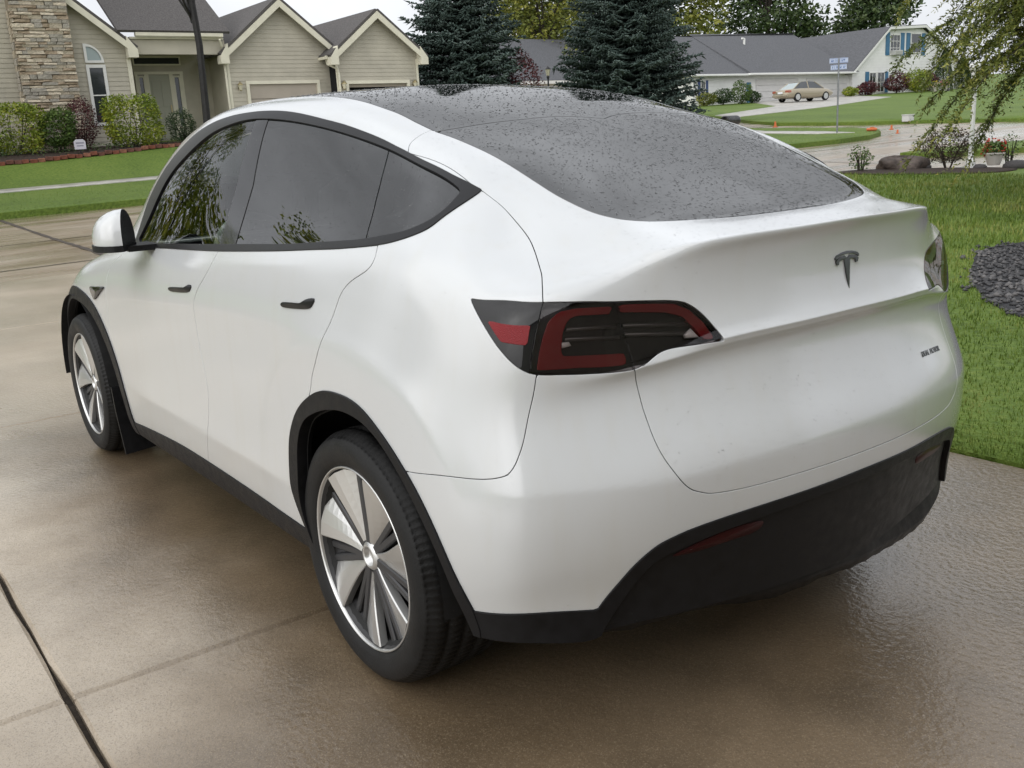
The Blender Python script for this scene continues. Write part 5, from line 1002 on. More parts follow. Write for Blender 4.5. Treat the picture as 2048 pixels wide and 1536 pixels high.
# ================================================================== TREES AND SHRUBS
def leaf_mat(name, c1, c2, c3, rough=.5):
    m = blade_mat(name, c1, c2, c3); b = m.node_tree.nodes['Principled BSDF']; b.inputs['Roughness'].default_value = rough
    return m
BARK = mat('bark', (.035, .028, .022), .9, var=.4, vscale=12, bump=.8, bscale=20); BARKW = mat('wet_black_bark', (.010, .009, .009), .55, var=.4, vscale=10, bump=.8, bscale=18)
def leaf_cards(C_, size, asp=.55, upb=.3, N=None):
    """one folded leaf (two triangles) at each centre"""
    n = len(C_); d = rng.normal(size=(n, 3)); d[:, 2] = d[:, 2]*.6+upb*.2; d /= np.linalg.norm(d, axis=1, keepdims=True)
    q = rng.normal(size=(n, 3)); s = np.cross(d, q); s /= np.linalg.norm(s, axis=1, keepdims=True); nn = np.cross(d, s)
    L_ = (size*(.6+.8*rng.random(n)))[:, None]; W_ = L_*asp*.5
    a = C_-d*L_*.5; t = C_+d*L_*.5; V = np.stack([a, C_+s*W_+nn*W_*.35, t, C_-s*W_+nn*W_*.35], 1).reshape(-1, 3); i = np.arange(n)*4
    return V, np.concatenate([np.stack([i, i+1, i+2], 1), np.stack([i, i+2, i+3], 1)])
def blob_points(n, r, shell=.55, lumps=9, lump=.35, flat=0.):
    d = rng.normal(size=(n, 3)); d /= np.linalg.norm(d, axis=1, keepdims=True)
    B = rng.normal(size=(lumps, 3)); B /= np.linalg.norm(B, axis=1, keepdims=True); f = 1-lump*.5+lump*np.max(np.clip(d@B.T, 0, 1)**6, axis=1)
    rr = (shell+(1-shell)*rng.random(n)**.6)*f*(.93+.14*rng.random(n)); return d*rr[:, None]*np.array(r)
def shrub(name, base, r, n, size, m, label, group=None, cat_='shrub', asp=.5, box=False, stems=5, core=True, fl=None):
    root = tag(empty(name, base), label, cat_, group); P = blob_points(n, r)
    if box: P = np.sign(P)*np.abs(P/np.array(r))**.75*np.array(r)
    P[:, 2] += r[2]; P = P[P[:, 2] > .02]; V, F = leaf_cards(P, size, asp); obj('foliage', V, F, m, root)
    b = MB()
    for q in range(stems):
        a = random.uniform(0, 6.28); b.tube([(.05*math.cos(a), .05*math.sin(a), -.05), (r[0]*.3*math.cos(a), r[1]*.3*math.sin(a), r[2]*.7), (r[0]*.6*math.cos(a+.3), r[1]*.6*math.sin(a+.3), r[2]*1.5)], [.02, .014, .006], 5)
    b.build('stems', BARK, root)
    return root
def T(x, y, h=0): return (x, y, float(terr(x, y))+h)
LG = leaf_mat('yellow_green_leaf', (.065, .105, .012), (.20, .26, .026), (.46, .44, .05)); RB = leaf_mat('barberry_leaf', (.030, .008, .010), (.075, .018, .022), (.14, .045, .045)); DGL = leaf_mat('dark_green_leaf', (.012, .030, .010), (.030, .060, .016), (.07, .10, .03)); MGL = leaf_mat('mid_green_leaf', (.03, .06, .012), (.07, .12, .022), (.13, .19, .04))
GRP = 'shrubs along the front of the beige house'
bz = .07
shrub('shrub', T(31.9, -4.25, bz), (.75, .95, .82), 5200, .085, LG, 'yellow-green shrub at the left, in front of the chimney', GRP, box=True)
shrub('shrub', T(31.8, -5.55, bz), (.6, .62, .72), 3200, .085, MGL, 'looser green shrub between the chimney shrub and the red barberry', GRP)
shrub('shrub', T(32.4, -6.35, bz), (.6, .62, .86), 3600, .06, RB, 'dark red barberry shrub below the tall window', GRP)
shrub('shrub', T(31.9, -7.85, bz), (.75, 1.0, .83), 5600, .085, LG, 'broad yellow-green shrub between the tall window and front door', GRP, box=True)
shrub('shrub', T(32.6, -9.75, bz), (.5, .55, .55), 2600, .06, DGL, 'small dark green shrub in front of the front door', GRP)
shrub('shrub', T(31.9, -2.3, bz), (.7, .85, .8), 3000, .085, LG, 'yellow-green shrub at the far left end of the bed, cut by the frame', GRP)
# ground cover under them
def cover(name, P, n, size, m, h, label):
    lo, hi = np.min(P, 0), np.max(P, 0); x = lo[0]+rng.random(n)*(hi[0]-lo[0]); y = lo[1]+rng.random(n)*(hi[1]-lo[1]); k = inpoly(x, y, P); x, y = x[k], y[k]
    V, F = leaf_cards(np.stack([x, y, terr(x, y)+.08+h*rng.random(len(x))], 1), size); o = obj(name, V, F, m); tag(o, label, 'plants', kind='stuff')
cover('ground_cover', [(30.9, 2), (30.9, -6), (31.8, -10.5), (32.6, -10.7), (32.0, -6), (31.6, 2)], 2600, .07, DGL, .18, 'low dark ground cover under the shrubs of the beige house')
# red brick edging of the bed
BRK = [mat('brick_%s' % q, c, .8, var=.3, vscale=12, bump=.5, bscale=30) for q, c in (('red', (.20, .065, .04)), ('dull', (.15, .06, .045)), ('pale', (.26, .11, .07)))]
be = tag(empty('brick_edging', T(30.3, -5)), 'low red brick edging along the front of the planting bed', 'edging')
EP = smoothline([(30.25, 2.5), (30.2, -3), (30.5, -6), (31.2, -9.4), (31.8, -11.2)], 60); acc = 0; prev = EP[0]; meB = []
for q in range(3):
    b = MB(); b.box(-.095, .095, -.05, .05, -.03, .085, bev=.008); me = bpy.data.meshes.new('brick'); me.from_pydata(b.V, [], b.F); me.materials.append(BRK[q]); me.update(); meB.append(me)
for p in EP[1:]:
    acc += np.linalg.norm(p-prev)
    if acc > .205:
        acc = 0; d_ = p-prev; o = bpy.data.objects.new('brick', random.choice(meB)); COL.objects.link(o); o.parent = be; o.matrix_parent_inverse = Matrix.Translation(-be.location); o.location = (p[0], p[1], float(terr(*p))+.06+random.uniform(-.02, .03)); o.rotation_euler = (random.uniform(-.1, .1), random.uniform(-.08, .08), math.atan2(d_[1], d_[0])+random.uniform(-.15, .15))
    prev = p
def spruce(base, h, r, label, group, seed, levels=46, m=None, zmin=.4):
    rs = np.random.default_rng(seed); root = tag(empty('spruce_tree', base), label, 'tree', group)
    b = MB(); b.tube([(0, 0, -.2), (0, 0, h*.5), (0, 0, h)], [r*.055, r*.035, .02], 8); b.build('trunk', BARK, root)
    VV = []; FF = []; nb = 0; br = MB()
    for l in range(levels):
        t = l/levels; z = zmin+(h-zmin)*t**.92; L0 = r*(1-t)**.85*(.9+.2*rs.random()); k = int(11+11*(1-t)); a0 = rs.random()*6.28
        for q in range(k):
            a = a0+6.283*q/k+rs.normal()*.12; L_ = L0*(.72+.36*rs.random()); dr = -.16-.12*rs.random(); d = np.array([math.cos(a), math.sin(a), 0]); s = np.array([-d[1], d[0], 0])
            nseg = max(5, int(L_/.16)); u = np.linspace(.12, 1, nseg); P = np.array([0, 0, z])+d*(L_*u)[:, None]+np.array([0, 0, 1])*(L_*(dr*u+.20*u**2))[:, None]
            if L_ > .5 and q % 2 == 0: br.tube([(0, 0, z), tuple(P[nseg//2]), tuple(P[-1])], [.03*L_/2+.008, .012, .004], 4, False)
            # side twigs as tapered needle sprays
            for sgn in (-1, 1):
                w_ = np.clip(L_*.34*(1.05-u)+.10, .10, .62)*(.7+.6*rs.random(nseg)); tip = P+(s*sgn*.82+d*.55)*w_[:, None]+np.array([0, 0, 1])*(-.10*w_+rs.normal(size=nseg)*.05)[:, None]
                th = .055+.03*rs.random(nseg); upv = np.array([0, 0, 1])*th[:, None]; sd2 = d*th[:, None]*.9
                mid = P*.45+tip*.55
                V = np.stack([P+upv*.6, mid+sd2+upv*.3, mid-sd2-upv*.2, tip, mid+upv*1.2], 1).reshape(-1, 3); i = nb+np.arange(nseg)*5
                FF += [np.stack([i, i+1, i+4], 1), np.stack([i, i+4, i+2], 1), np.stack([i+1, i+3, i+4], 1), np.stack([i+4, i+3, i+2], 1), np.stack([i, i+2, i+1], 1), np.stack([i+1, i+2, i+3], 1)]; VV.append(V); nb += len(V)
            # tip and hanging tufts
            n2 = nseg*2; k2 = rs.integers(0, nseg, n2); c = P[k2]+rs.normal(size=(n2, 3))*np.array([.10, .10, .06]); dd = d+rs.normal(size=(n2, 3))*.55; dd[:, 2] -= .25; dd /= np.linalg.norm(dd, axis=1, keepdims=True); ln = .16+.16*rs.random(n2); q3 = np.cross(dd, rs.normal(size=(n2, 3))); q3 /= np.linalg.norm(q3, axis=1, keepdims=True); q4 = np.cross(dd, q3); wd = ln*.18
            V = np.stack([c+q3*wd[:, None], c-q3*wd[:, None]*.5+q4*wd[:, None]*.8, c-q3*wd[:, None]*.5-q4*wd[:, None]*.8, c+dd*ln[:, None]], 1).reshape(-1, 3); i = nb+np.arange(n2)*4
            FF += [np.stack([i, i+1, i+3], 1), np.stack([i+1, i+2, i+3], 1), np.stack([i+2, i, i+3], 1)]; VV.append(V); nb += len(V)
    br.build('branches', BARK, root); obj('crown', np.concatenate(VV), np.concatenate(FF), m, root)
SPR = leaf_mat('blue_spruce_needle', (.018, .032, .026), (.050, .078, .066), (.13, .17, .15), .6)
spruce(T(34.9, -23.2), 14, 3.0, 'dark blue spruce standing right of the open garage', 'blue spruces', 11, m=SPR)
spruce(T(34.2, -32.3), 15, 3.75, 'broad blue spruce nearer the white house', 'blue spruces', 12, levels=52, m=SPR)
def tree(name, base, h, r, n, size, m, label, group=None, trunk_r=.2, crown0=.35, barkm=None, seed=1, clusters=26, flat=.8):
    rs = np.random.default_rng(seed); rd = random.Random(seed); root = tag(empty(name, base), label, 'tree', group); b = MB(); cz = h*crown0
    b.tube([(0, 0, -.3), (rd.uniform(-.1, .1), rd.uniform(-.1, .1), cz*.6), (rd.uniform(-.2, .2), rd.uniform(-.2, .2), cz*1.2), (rd.uniform(-.3, .3), rd.uniform(-.3, .3), h*.85)], [trunk_r*1.15, trunk_r*.9, trunk_r*.7, trunk_r*.15], 9)
    C_ = []
    for q in range(clusters):
        a = rd.uniform(0, 6.28); t = rd.uniform(0, 1)**.8; z = cz+(h-cz)*t; rr = r*math.sqrt(max(.05, 1-(2*t-.8)**2*.75))*rd.uniform(.35, .95); c = np.array([rr*math.cos(a), rr*math.sin(a), z]); C_.append(c)
        if q < 16: b.tube([(0, 0, max(cz*.7, z*.6)), tuple(c*np.array([.5, .5, 1])*np.array([1, 1, .92])), tuple(c)], [trunk_r*.35, trunk_r*.2, .02], 5, False)
    b.build('trunk', barkm or BARK, root)
    per = n//clusters; P = np.concatenate([c+blob_points(per, (r*.42, r*.42, r*.34*flat), shell=.35, lumps=6) for c in C_]); V, F = leaf_cards(P, size, .6); obj('crown', V, F, m, root); return root
YG = leaf_mat('yellowing_leaf', (.05, .07, .012), (.13, .15, .022), (.28, .27, .05)); FARG = leaf_mat('far_green_leaf', (.018, .036, .014), (.042, .070, .022), (.085, .115, .035))
tree('deciduous_tree', T(66, -52.5), 11.5, 5.2, 9000, .34, YG, 'yellowing leafy tree behind the gap between the spruces', 'background trees', .3, .2, seed=4, clusters=34)
tree('deciduous_tree', T(75, -57), 10.0, 4.5, 6000, .36, YG, 'smaller yellow-green tree beside the right spruce, far back', 'background trees', .3, .2, seed=14)
for q, (x, y, h, r_, lab) in enumerate([(80, -72, 16, 7, 'dark green tree rising behind the left end of the white house roof'), (86, -88, 15, 7.5, 'dark green tree behind the middle of the white house roof'), (84, -104, 15, 7, 'dark green tree behind the right part of the white house roof'), (78, -118, 13, 6.5, 'dark green tree at the far right behind the white house')]):
    tree('deciduous_tree', T(x, y), h, r_, 9000, .55, FARG if q != 1 else YG, lab, 'background trees', .4, .1, seed=20+q, clusters=34)
# street tree: only its wet black trunk shows
tree('street_tree', T(23.5, -7.27, .02), 9.5, 3.4, 5200, .16, MGL, 'verge tree with a wet black trunk in front of the entry', None, .095, .60, BARKW, seed=31)
tree('street_tree', T(23.4, 4.6, .02), 9.0, 3.6, 13000, .17, LG, 'verge tree further along the street, outside the view', None, .10, .22, BARKW, seed=32, clusters=30)
tree('deciduous_tree', T(31, 21), 9.5, 4.2, 6000, .3, DGL, 'dark tree beyond the brown house, outside the view', None, .3, .15, seed=33); tree('deciduous_tree', T(24, 27), 7.5, 3.8, 5000, .3, DGL, 'low dark tree far along the street, outside the view', None, .3, .1, seed=34)
# dark red shrub at the foot of the first spruce
shrub('shrub', T(33.2, -25.2), (.9, .9, 1.9), 2600, .11, RB, 'tall dark red shrub at the right side of the first spruce', None)
# planting round the white house
GW = 'shrubs round the white house'
Z_ = lambda x, y: T(x, y, .03)
shrub('shrub', Z_(50.3, -76.0), (.9, 1.15, .60), 1500, .16, RB, 'low round dark shrub left of the ground floor window of the white house', GW)
shrub('shrub', Z_(50.2, -73.5), (.6, .7, .40), 900, .15, LG, 'small pale green shrub behind the parked sedan', GW)
shrub('shrub', Z_(50.0, -80.0), (1.0, 1.2, .92), 2000, .16, RB, 'dark purple round shrub left of the clipped lime shrub', GW)
shrub('shrub', Z_(49.0, -81.6), (1.2, 1.6, 1.0), 3600, .13, LG, 'clipped lime green dome shrub in front of the white house', GW)
shrub('shrub', Z_(50.5, -85.5), (1.0, 1.5, .95), 2000, .16, RB, 'dark purple shrub right of the clipped lime shrub', GW)
def arbor(x, y, h, r_, label):
    root = tag(empty('arborvitae', Z_(x, y)), label, 'tree', 'arborvitae by the white house'); n = 4500; t = rng.random(n)**.8; a = rng.random(n)*6.28; rr = r_*np.clip(1-t**2.2, .04, 1)*(.8+.25*rng.random(n)); V, F = leaf_cards(np.stack([rr*np.cos(a), rr*np.sin(a), t*h+.05], 1), .16, .4, 2.5); obj('foliage', V, F, DGL, root); b = MB(); b.tube([(0, 0, -.1), (0, 0, h*.8)], [.1, .02], 6); b.build('trunk', BARK, root)
arbor(50.6, -88.6, 3.7, .85, 'tall pointed arborvitae right of the gable windows'); arbor(51.2, -93.0, 3.2, .8, 'second pointed arborvitae, behind the hanging branches'); arbor(51.4, -95.3, 2.9, .8, 'third pointed arborvitae, farthest right')
shrub('shrub', Z_(50.5, -55.8), (.8, .8, .5), 900, .16, YG, 'yellowish low shrub at the left end of the white house', GW); shrub('shrub', Z_(50.3, -57.4), (.9, .8, .6), 1200, .15, DGL, 'dark low shrub under the navy shuttered window', GW)
shrub('shrub', Z_(50.0, -59.2), (.9, .9, .85), 1300, .15, MGL, 'tall loose green shrub between window and blue side door', GW); shrub('shrub', Z_(50.6, -61.2), (.7, .8, .5), 1000, .15, DGL, 'dark low shrub left of the blue side door', GW)
# corner bed by the street
GC = 'plants of the corner bed'
shrub('shrub', T(9.75, -18.9, .03), (.62, .62, .42), 2600, .05, leaf_mat('bronze_leaf', (.02, .016, .010), (.05, .035, .018), (.10, .08, .03)), 'bronze-leaved shrub beside the white lamp post', GC)
shrub('shrub', T(10.84, -17.28, .03), (.26, .26, .27), 420, .055, MGL, 'small sparse shrub left of the boulder', GC, stems=9)
shrub('shrub', T(8.75, -19.6, .03), (.22, .22, .35), 260, .05, MGL, 'thin young shrub right of the lamp post', GC, stems=6)
def boulder(base, s, label):
    n = 26; V = []; F = []; rd = random.Random(5); 
    P = blob_points(1, (1, 1, 1)); lat, lon = 12, 18
    for i in range(lat+1):
        th = math.pi*i/lat
        for j in range(lon):
            ph = 2*math.pi*j/lon; k = 1+.20*math.sin(2*ph+1)*math.sin(2*th)+.13*math.sin(5*ph+th*3)+.10*math.cos(3*ph-2*th)+rd.uniform(-.05, .05); sgn = lambda v, e: math.copysign(abs(v)**e, v)
            V.append((s[0]*k*sgn(math.sin(th)*math.cos(ph), .8), s[1]*k*sgn(math.sin(th)*math.sin(ph), .8), s[2]*k*sgn(math.cos(th), .75)+s[2]*.6))
    for i in range(lat): F += [(i*lon+j, i*lon+(j+1) % lon, (i+1)*lon+(j+1) % lon, (i+1)*lon+j) for j in range(lon)]
    o = obj('boulder', V, [f[::-1] for f in F], mat('boulder_stone', (.085, .065, .055), .65, var=.5, vscale=6, bump=.9, bscale=18), None, smooth=True, loc=base); o.rotation_euler = (0, 0, .9); tag(o, label, 'boulder')
boulder(T(10.35, -18.1, -.02), (.50, .30, .18), 'brown weathered boulder lying in the corner bed')
# weeping conifer whose branches hang into the top right
def weeper(base, label):
    rs = np.random.default_rng(77); root = tag(empty('weeping_conifer', base), label, 'tree'); b = MB(); b.tube([(0, 0, -.2), (.1, .05, 1.5), (.0, -.1, 3.2), (-.1, .1, 5.2), (0, 0, 7)], [.17, .15, .12, .07, .02], 9); b.build('trunk', BARK, root)
    br = MB(); VV = []; FF = []; nb = 0
    for q in range(190):
        a = rs.random()*6.283; z0 = 2.35+4.4*rs.random(); L_ = (1.3+3.0*rs.random())*(1.12-.09*z0); d = np.array([math.cos(a), math.sin(a), 0]); ns_ = 13; u = np.linspace(0, 1, ns_)
        drop = .55+.75*rs.random(); P = np.array([0, 0, z0])+d*(L_*u)[:, None]+np.array([0, 0, 1])*(L_*(.38*u-drop*u**2.1))[:, None]+np.cumsum(rs.normal(size=(ns_, 3))*.025, 0)
        br.tube([tuple(p) for p in P[::3]], [.028, .02, .013, .008, .003][:len(P[::3])], 5, False)
        # hanging feathery sprays
        for k in range(2, ns_):
            for w_ in range(8):
                c = P[k]+(P[k-1]-P[k])*rs.random(); sd = np.cross(d, [0, 0, 1])*rs.choice([-1, 1]); dirv = sd*(.35+.4*rs.random())+d*(.3+.4*rs.random())+np.array([0, 0, -.25-.7*rs.random()]); dirv /= np.linalg.norm(dirv); ln = .22+.30*rs.random(); m2 = 11; t = np.linspace(0, 1, m2)
                C_ = c+dirv*(ln*t)[:, None]+np.array([0, 0, -1])*(.10*ln*t**2)[:, None]; nd = rs.normal(size=(m2, 3)); nd = nd+dirv*.9; nd /= np.linalg.norm(nd, axis=1, keepdims=True); l3 = (.075+.045*rs.random(m2))*(1.15-.6*t); sv = np.cross(nd, rs.normal(size=(m2, 3))); sv /= np.linalg.norm(sv, axis=1, keepdims=True); wd = .015
                V = np.stack([C_-sv*wd, C_+sv*wd, C_+nd*l3[:, None]], 1).reshape(-1, 3); FF.append(nb+np.arange(m2*3).reshape(-1, 3)); VV.append(V); nb += len(V)
    br.build('branches', BARK, root); obj('crown', np.concatenate(VV), np.concatenate(FF), leaf_mat('soft_needle', (.035, .055, .012), (.12, .145, .028), (.30, .28, .06), .5), root)
weeper(T(4.9, -14.4), 'weeping conifer with feathery branches hanging in from the right')
# ================================================================== STREET THINGS
STEEL = mat('galvanised', (.22, .23, .24), .45, metal=.8, var=.2, vscale=20); BLKM = mat('black_metal', (.012, .012, .013), .4, coat=.3); ORANGE = mat('orange_plastic', (.52, .13, .04), .6)
# street-name sign: two stacked blue plates
sg = tag(empty('street_sign', T(19.48, -28.54, .03)), 'street name sign with stacked blue plates on a thin steel post', 'sign')
b = MB(); b.tube([(0, 0, -.3), (0, 0, 2.55)], .030, 8); b.build('post', STEEL, sg)
SB = mat('sign_pale', (.42, .48, .62), .4); SBl = mat('sign_blue', (.04, .10, .30), .4); SWt = mat('sign_white', (.75, .77, .80), .4)
vd = Vector((CAM[0]-19.48, CAM[1]+28.54, 0)).normalized(); ang = math.atan2(vd.y, vd.x)
for zz, L_, rz, sd_ in ((2.47, .62, ang+.12, 2), (2.25, .54, ang-.18, 3)):
    pl = MB(); pl.box(-.006, .006, -L_/2, L_/2, -.085, .085, bev=.002); po = pl.build('name_plate', SB, sg, loc=(.0, 0, zz), rot=(0, 0, rz))
    bd2 = MB()
    for x_ in (-.0075, .0065): bd2.box(x_, x_+.001, -L_/2+.01, L_/2-.01, .066, .074); bd2.box(x_, x_+.001, -L_/2+.01, L_/2-.01, -.074, -.066)
    # short strokes standing in for the illegible street name
    rd = random.Random(sd_)
    y_ = -L_/2+.06
    while y_ < L_/2-.06:
        w_ = rd.uniform(.018, .032)
        for x_ in (-.0075, .0065):
            bd2.box(x_, x_+.001, y_, y_+.010, -.04, .04); bd2.box(x_, x_+.001, y_+.010, y_+w_, rd.choice((-.04, -.005, .03)), rd.choice((-.03, .005, .04))+.0001) if rd.random() < .8 else None
        y_ += w_+rd.choice((.012, .012, .05))
    bd2.build('lettering', SBl, po)
# black pipe lying by the far kerb
pp = tag(empty('drain_pipe', T(27.9, -32.7, .05)), 'large black open-ended pipe lying by the kerb across the intersection', 'pipe'); pp.rotation_euler = (0, 0, R(-70))
b = MB(); n = 24; prof = [(.165, -.9), (.20, -.9), (.20, .55), (.165, .55), (.165, -.9)]; V = []; F = []
for i in range(n):
    a = 2*math.pi*i/n; V += [(x_, r_*math.cos(a), .2+r_*math.sin(a)) for r_, x_ in prof]
F = [(i*5+q, ((i+1) % n)*5+q, ((i+1) % n)*5+q+1, i*5+q+1) for i in range(n) for q in range(4)]; b.add(V, F); b.build('pipe_wall', BLKM, pp, True)
for q in range(9):
    b = MB(); V = []
    for i in range(n):
        a = 2*math.pi*i/n; V += [(x_, r_*math.cos(a), .2+r_*math.sin(a)) for r_, x_ in ((.201, -.86+q*.16), (.212, -.84+q*.16), (.212, -.80+q*.16), (.201, -.78+q*.16))]
    b.add(V, [(i*4+e, ((i+1) % n)*4+e, ((i+1) % n)*4+e+1, i*4+e+1) for i in range(n) for e in range(3)]); b.build('rib', BLKM, pp, True)
# utility box
ub = tag(empty('utility_box', T(21.95, -36.9, .03)), 'pale grey utility box on the lawn edge behind the sign', 'utility box'); b = MB(); b.box(-.16, .16, -.19, .19, -.05, .22, bev=.02); b.build('cabinet', mat('box_grey', (.55, .56, .55), .5), ub); b = MB(); b.box(-.18, .18, -.21, .21, .22, .25, bev=.01); b.build('lid', mat('box_grey2', (.6, .61, .6), .5), ub)
# orange things at the corner kerb
def cone(x, y, h, label):
    r_ = tag(empty('traffic_cone', T(x, y, .05)), label, 'cone', 'orange markers at the corner'); b = MB(); b.lathe([(.001, h), (.03, h), (.12*h/.5, .03)], 12); b.build('cone_body', ORANGE, r_); b = MB(); b.box(-.17*h/.5, .17*h/.5, -.17*h/.5, .17*h/.5, 0, .03, bev=.005); b.build('base', ORANGE, r_); b = MB(); b.lathe([(.062*h/.5+.004, h*.62), (.088*h/.5+.004, h*.42)], 12); b.build('band', SWt, r_)
cone(24.4, -31.3, .24, 'small orange cone on the kerb left of the sign'); cone(18.6, -30.5, .17, 'small orange cone right of the sign, on the road edge'); cone(17.15, -28.6, .13, 'lowest orange cone at the tip of the grass corner')
b = MB(); b.box(-.18, .18, -.12, .12, 0, .10, bev=.03); b.box(-.1, .06, -.08, .08, .10, .13, bev=.01); o = b.build('orange_crate', ORANGE, None, loc=T(19.0, -29.9, .05), rot=(0, 0, .6)); tag(o, 'low orange plastic tub on the grass corner', 'tub')
# lamp posts
def lamp_post(base, h, r_, m, label, head='lantern', gm=None):
    root = tag(empty('lamp_post', base), label, 'lamp post', None); b = MB(); b.lathe([(r_*2, -.1), (r_*2, .12), (r_*1.15, .2), (r_, .3), (r_*.9, h*.85), (r_*1.5, h*.86), (r_*1.5, h*.88), (r_*.8, h*.9)], 12); b.build('post', m, root)
    if head == 'globe': b = MB(); b.lathe([(.001, h+.26)]+[(.13*math.sin(a), h+.13+.13*math.cos(a)) for a in np.linspace(.15, 3.0, 12)], 16); b.build('globe', gm, root, True); b = MB(); b.lathe([(.07, h*.9), (.08, h), (.05, h+.02)], 12); b.build('collar', m, root)
    else: b = MB(); b.lathe([(.001, h+.16), (.05, h+.12), (.14, h+.02), (.14, h), (.03, h)], 8); b.lathe([(.05, h*.9), (.07, h-.28), (.06, h-.30)], 8); b.build('cap', m, root); b = MB(); b.lathe([(.075, h-.28), (.12, h)], 8); b.build('lantern_glass', gm, root)
GLOBE = mat('white_globe', (.8, .8, .78), .2, coat=.5); WPOST = mat('white_post', (.70, .70, .68), .45, var=.1, vscale=8)
lamp_post(T(9.15, -18.75, .03), 1.95, .050, WPOST, 'white lamp post standing in the corner bed', 'globe', GLOBE)
lamp_post(T(35.2, -28.2, .05), 2.75, .045, BLKM, 'black lamp post with lantern between the two spruces', 'lantern', LAMPG)
lamp_post(T(47.5, -84.2, .05), 2.6, .06, BLKM, 'thin black lamp post in front of the white house', 'lantern', BLKM)
# pots and planters
def pot(x, y, r_, h, label, fl, n=260, group='flower pots'):
    root = tag(empty('flower_pot', T(x, y, .04)), label, 'flower pot', group); b = MB(); b.lathe([(.001, .01), (r_*.62, 0), (r_, h), (r_*1.1, h), (r_*1.1, h+.03), (r_*.9, h+.03), (r_*.85, h-.05), (.001, h-.06)], 14); b.build('pot', mat('pale_pot', (.55, .52, .48), .6), root)
    P = blob_points(n, (r_*1.2, r_*1.2, r_*1.0)); P[:, 2] += h+r_*.5; V, F = leaf_cards(P, r_*.4, .6); obj('plant', V, F, MGL, root); P = blob_points(n//3, (r_*1.25, r_*1.25, r_*1.05), shell=.9); P[:, 2] += h+r_*.55; V, F = leaf_cards(P, r_*.34, .9); obj('flowers', V, F, mat('petals', fl, .5), root)
pot(8.95, -19.35, .20, .24, 'pale planter with red flowers behind the white lamp post', (.55, .06, .04))
pot(48.8, -84.0, .35, .40, 'pot with yellow flowers right of the clipped lime shrub', (.5, .4, .05)); pot(48.6, -85.4, .35, .40, 'pot with pink flowers near the black lamp post', (.5, .15, .15)); pot(48.0, -83.0, .30, .3, 'pot with pale flowers, lowest of the group by the lime shrub', (.55, .42, .35))
def edge_stone(x, y, s, label):
    b = MB(); b.lathe([(.001, s*.55), (s*.5, s*.5), (s*.95, s*.25), (s, 0), (s*.9, -.05)], 10); o = b.build('edging_stone', mat('edging_stone', (.05, .045, .045), .7, bump=.6, bscale=20), None, True, loc=T(x, y, .02)); tag(o, label, 'stone', 'edging stones of the corner bed')
edge_stone(9.0, -18.85, .16, 'dark edging stone at the foot of the white lamp post'); edge_stone(8.45, -19.35, .28, 'dark rounded edging stone right of the white lamp post'); edge_stone(10.05, -18.5, .14, 'pale low edging stone between boulder and bronze shrub')
# little security sign in the shrubs
ys = tag(empty('yard_sign', T(30.75, -5.85, .06)), 'small pale yard sign on a stake in front of the red barberry', 'sign'); b = MB(); b.prism([(-.17, .16), (.17, .16), (.17, .40), (.10, .46), (-.10, .46), (-.17, .40)], -.008, .008, lambda a, c, h: (h, a, c)); b.build('plate', mat('sign_pale', (.60, .58, .66), .4), ys); b = MB(); b.box(-.005, .005, -.015, .015, -.2, .2); b.build('stake', BLKM, ys); b = MB(); b.box(-.010, -.0085, -.12, .12, .33, .37); b.box(-.010, -.0085, -.10, .10, .25, .28); b.build('print', mat('sign_print', (.25, .24, .32), .5), ys)
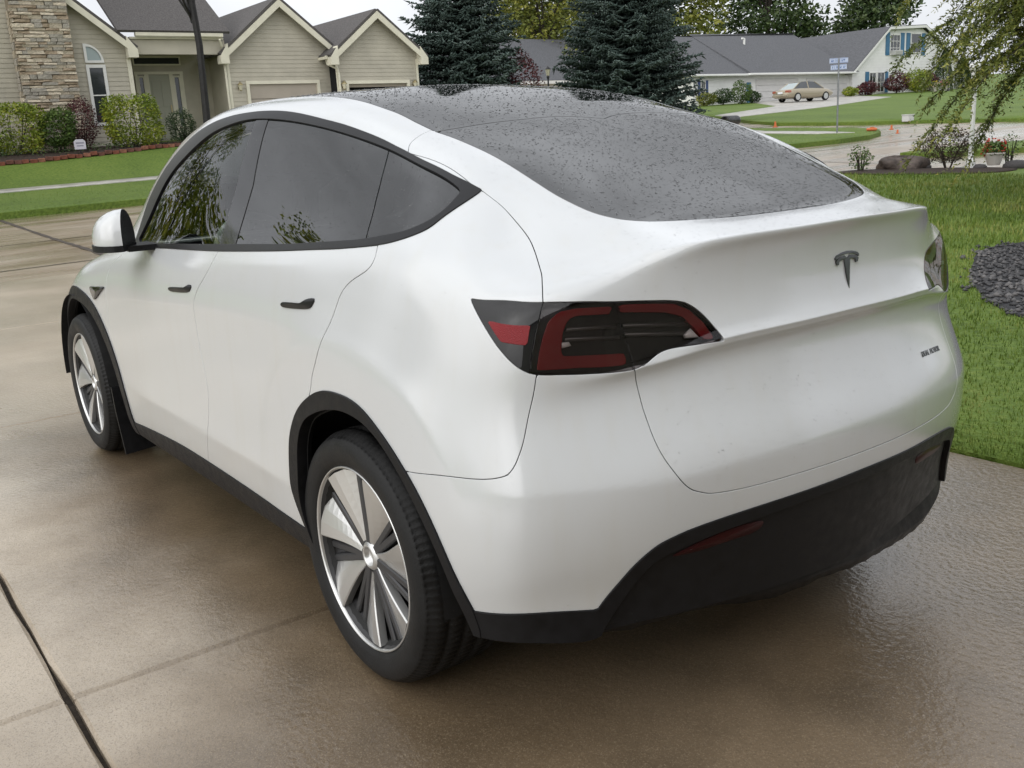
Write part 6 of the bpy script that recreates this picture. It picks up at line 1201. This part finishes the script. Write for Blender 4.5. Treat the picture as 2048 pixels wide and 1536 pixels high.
# ---- distant sedan
def sedan(base, rz, label):
    root = tag(empty('parked_sedan', base, rz), label, 'car'); PT = mat('champagne_paint', (.36, .31, .22), .3, metal=.4, coat=1.)
    ST = [(-2.35, .45, .72, .80), (-2.28, .30, .86, .84), (-1.7, .24, .95, .88), (-1.0, .22, .96, .90), (0, .2, .95, .91), (1.0, .22, .93, .90), (1.6, .26, .86, .88), (2.15, .32, .74, .82), (2.35, .42, .62, .70)]
    V = []; F = []; k = 10
    for x, zb, zt, hw in ST:
        mid = (zb+zt)/2; half = [(hw*.80, zb), (hw*.97, zb+.10), (hw, mid), (hw*.97, zt-.08), (hw*.86, zt)]; V += [(x, y, z) for y, z in half]+[(x, -y, z) for y, z in half[::-1]]
    for i in range(len(ST)-1): F += [(i*k+q, (i+1)*k+q, (i+1)*k+(q+1) % k, i*k+(q+1) % k) for q in range(k)]
    F += [tuple(range(k)), tuple(range((len(ST)-1)*k+k-1, (len(ST)-1)*k-1, -1))]; obj('body', V, F, PT, root, smooth=True)
    CB = [(-1.75, .94, .70), (-1.05, 1.36, .60), (-.3, 1.46, .60), (.45, 1.40, .60), (1.25, .92, .72)]; V = []; F = []
    for x, z, hw in CB: V += [(x, hw, z), (x, -hw, z)]
    base_ = [(-1.75, .80, .90), (-1.05, .80, .93), (-.3, .80, .93), (.45, .80, .93), (1.25, .80, .90)]
    for x, hw, z in base_: V += [(x, hw, z), (x, -hw, z)]
    obj('roof', V[2:8], [(0, 2, 3, 1), (2, 4, 5, 3)], PT, root, smooth=True); sub = lambda nm_, fs, m_: [obj(nm_, [V[i] for i in f], [tuple(range(len(f)))], m_, root) for f in fs]
    sub('rear_window', [(0, 2, 3, 1)], PANEL_); sub('windscreen', [(6, 8, 9, 7)], PANE)
    for s in (0, 1): sub('side_window', [(10+s, 12+s, 2+s), (12+s, 14+s, 4+s, 2+s), (14+s, 16+s, 6+s, 4+s), (16+s, 18+s, 6+s)], PANE)
    for s in (1, -1):
        for a_, c_ in (((-.3, .80*s, .93), (-.3, .60*s, 1.46)), ((-1.75, .75*s, .92), (-1.05, .605*s, 1.37)), ((1.25, .78*s, .90), (.45, .605*s, 1.41))): pl = MB(); pl.tube([a_, c_], .04, 6); pl.build('pillar', PT, root)
    for x in (-1.42, 1.40):
        for s in (1, -1):
            w_ = bpy.data.objects.new('wheel', None); COL.objects.link(w_); w_.parent = root; w_.location = (x, .84*s, .33); w_.rotation_euler = (0, 0, 0 if s > 0 else math.pi)
            obj('tyre', *lathe_y([(.22, .06), (.30, .07), (.33, .03), (.33, -.10), (.22, -.12)], 24), RUB, w_, smooth=True); obj('rim', *lathe_y([(.001, .05), (.06, .06), (.19, .055), (.22, .06)], 16), ALLOY, w_)
    for s in (1, -1):
        b = MB(); b.box(-2.36, -2.05, min(.52*s, .85*s), max(.52*s, .85*s), .66, .84, bev=.03); b.build('tail_lamp', mat('far_red', (.35, .10, .06), .3, coat=.5), root)
    b = MB(); b.box(-2.40, -2.30, -.25, .25, .60, .74, bev=.01); b.build('number_plate', SWt, root); b = MB(); b.box(-2.42, -2.2, -.80, .80, .36, .55, bev=.06); b.build('bumper', PT, root)
sedan((46.6, -62.4, float(terr(46.6, -62.4))+.05), R(-99), 'pale gold sedan parked on the apron of the white house')
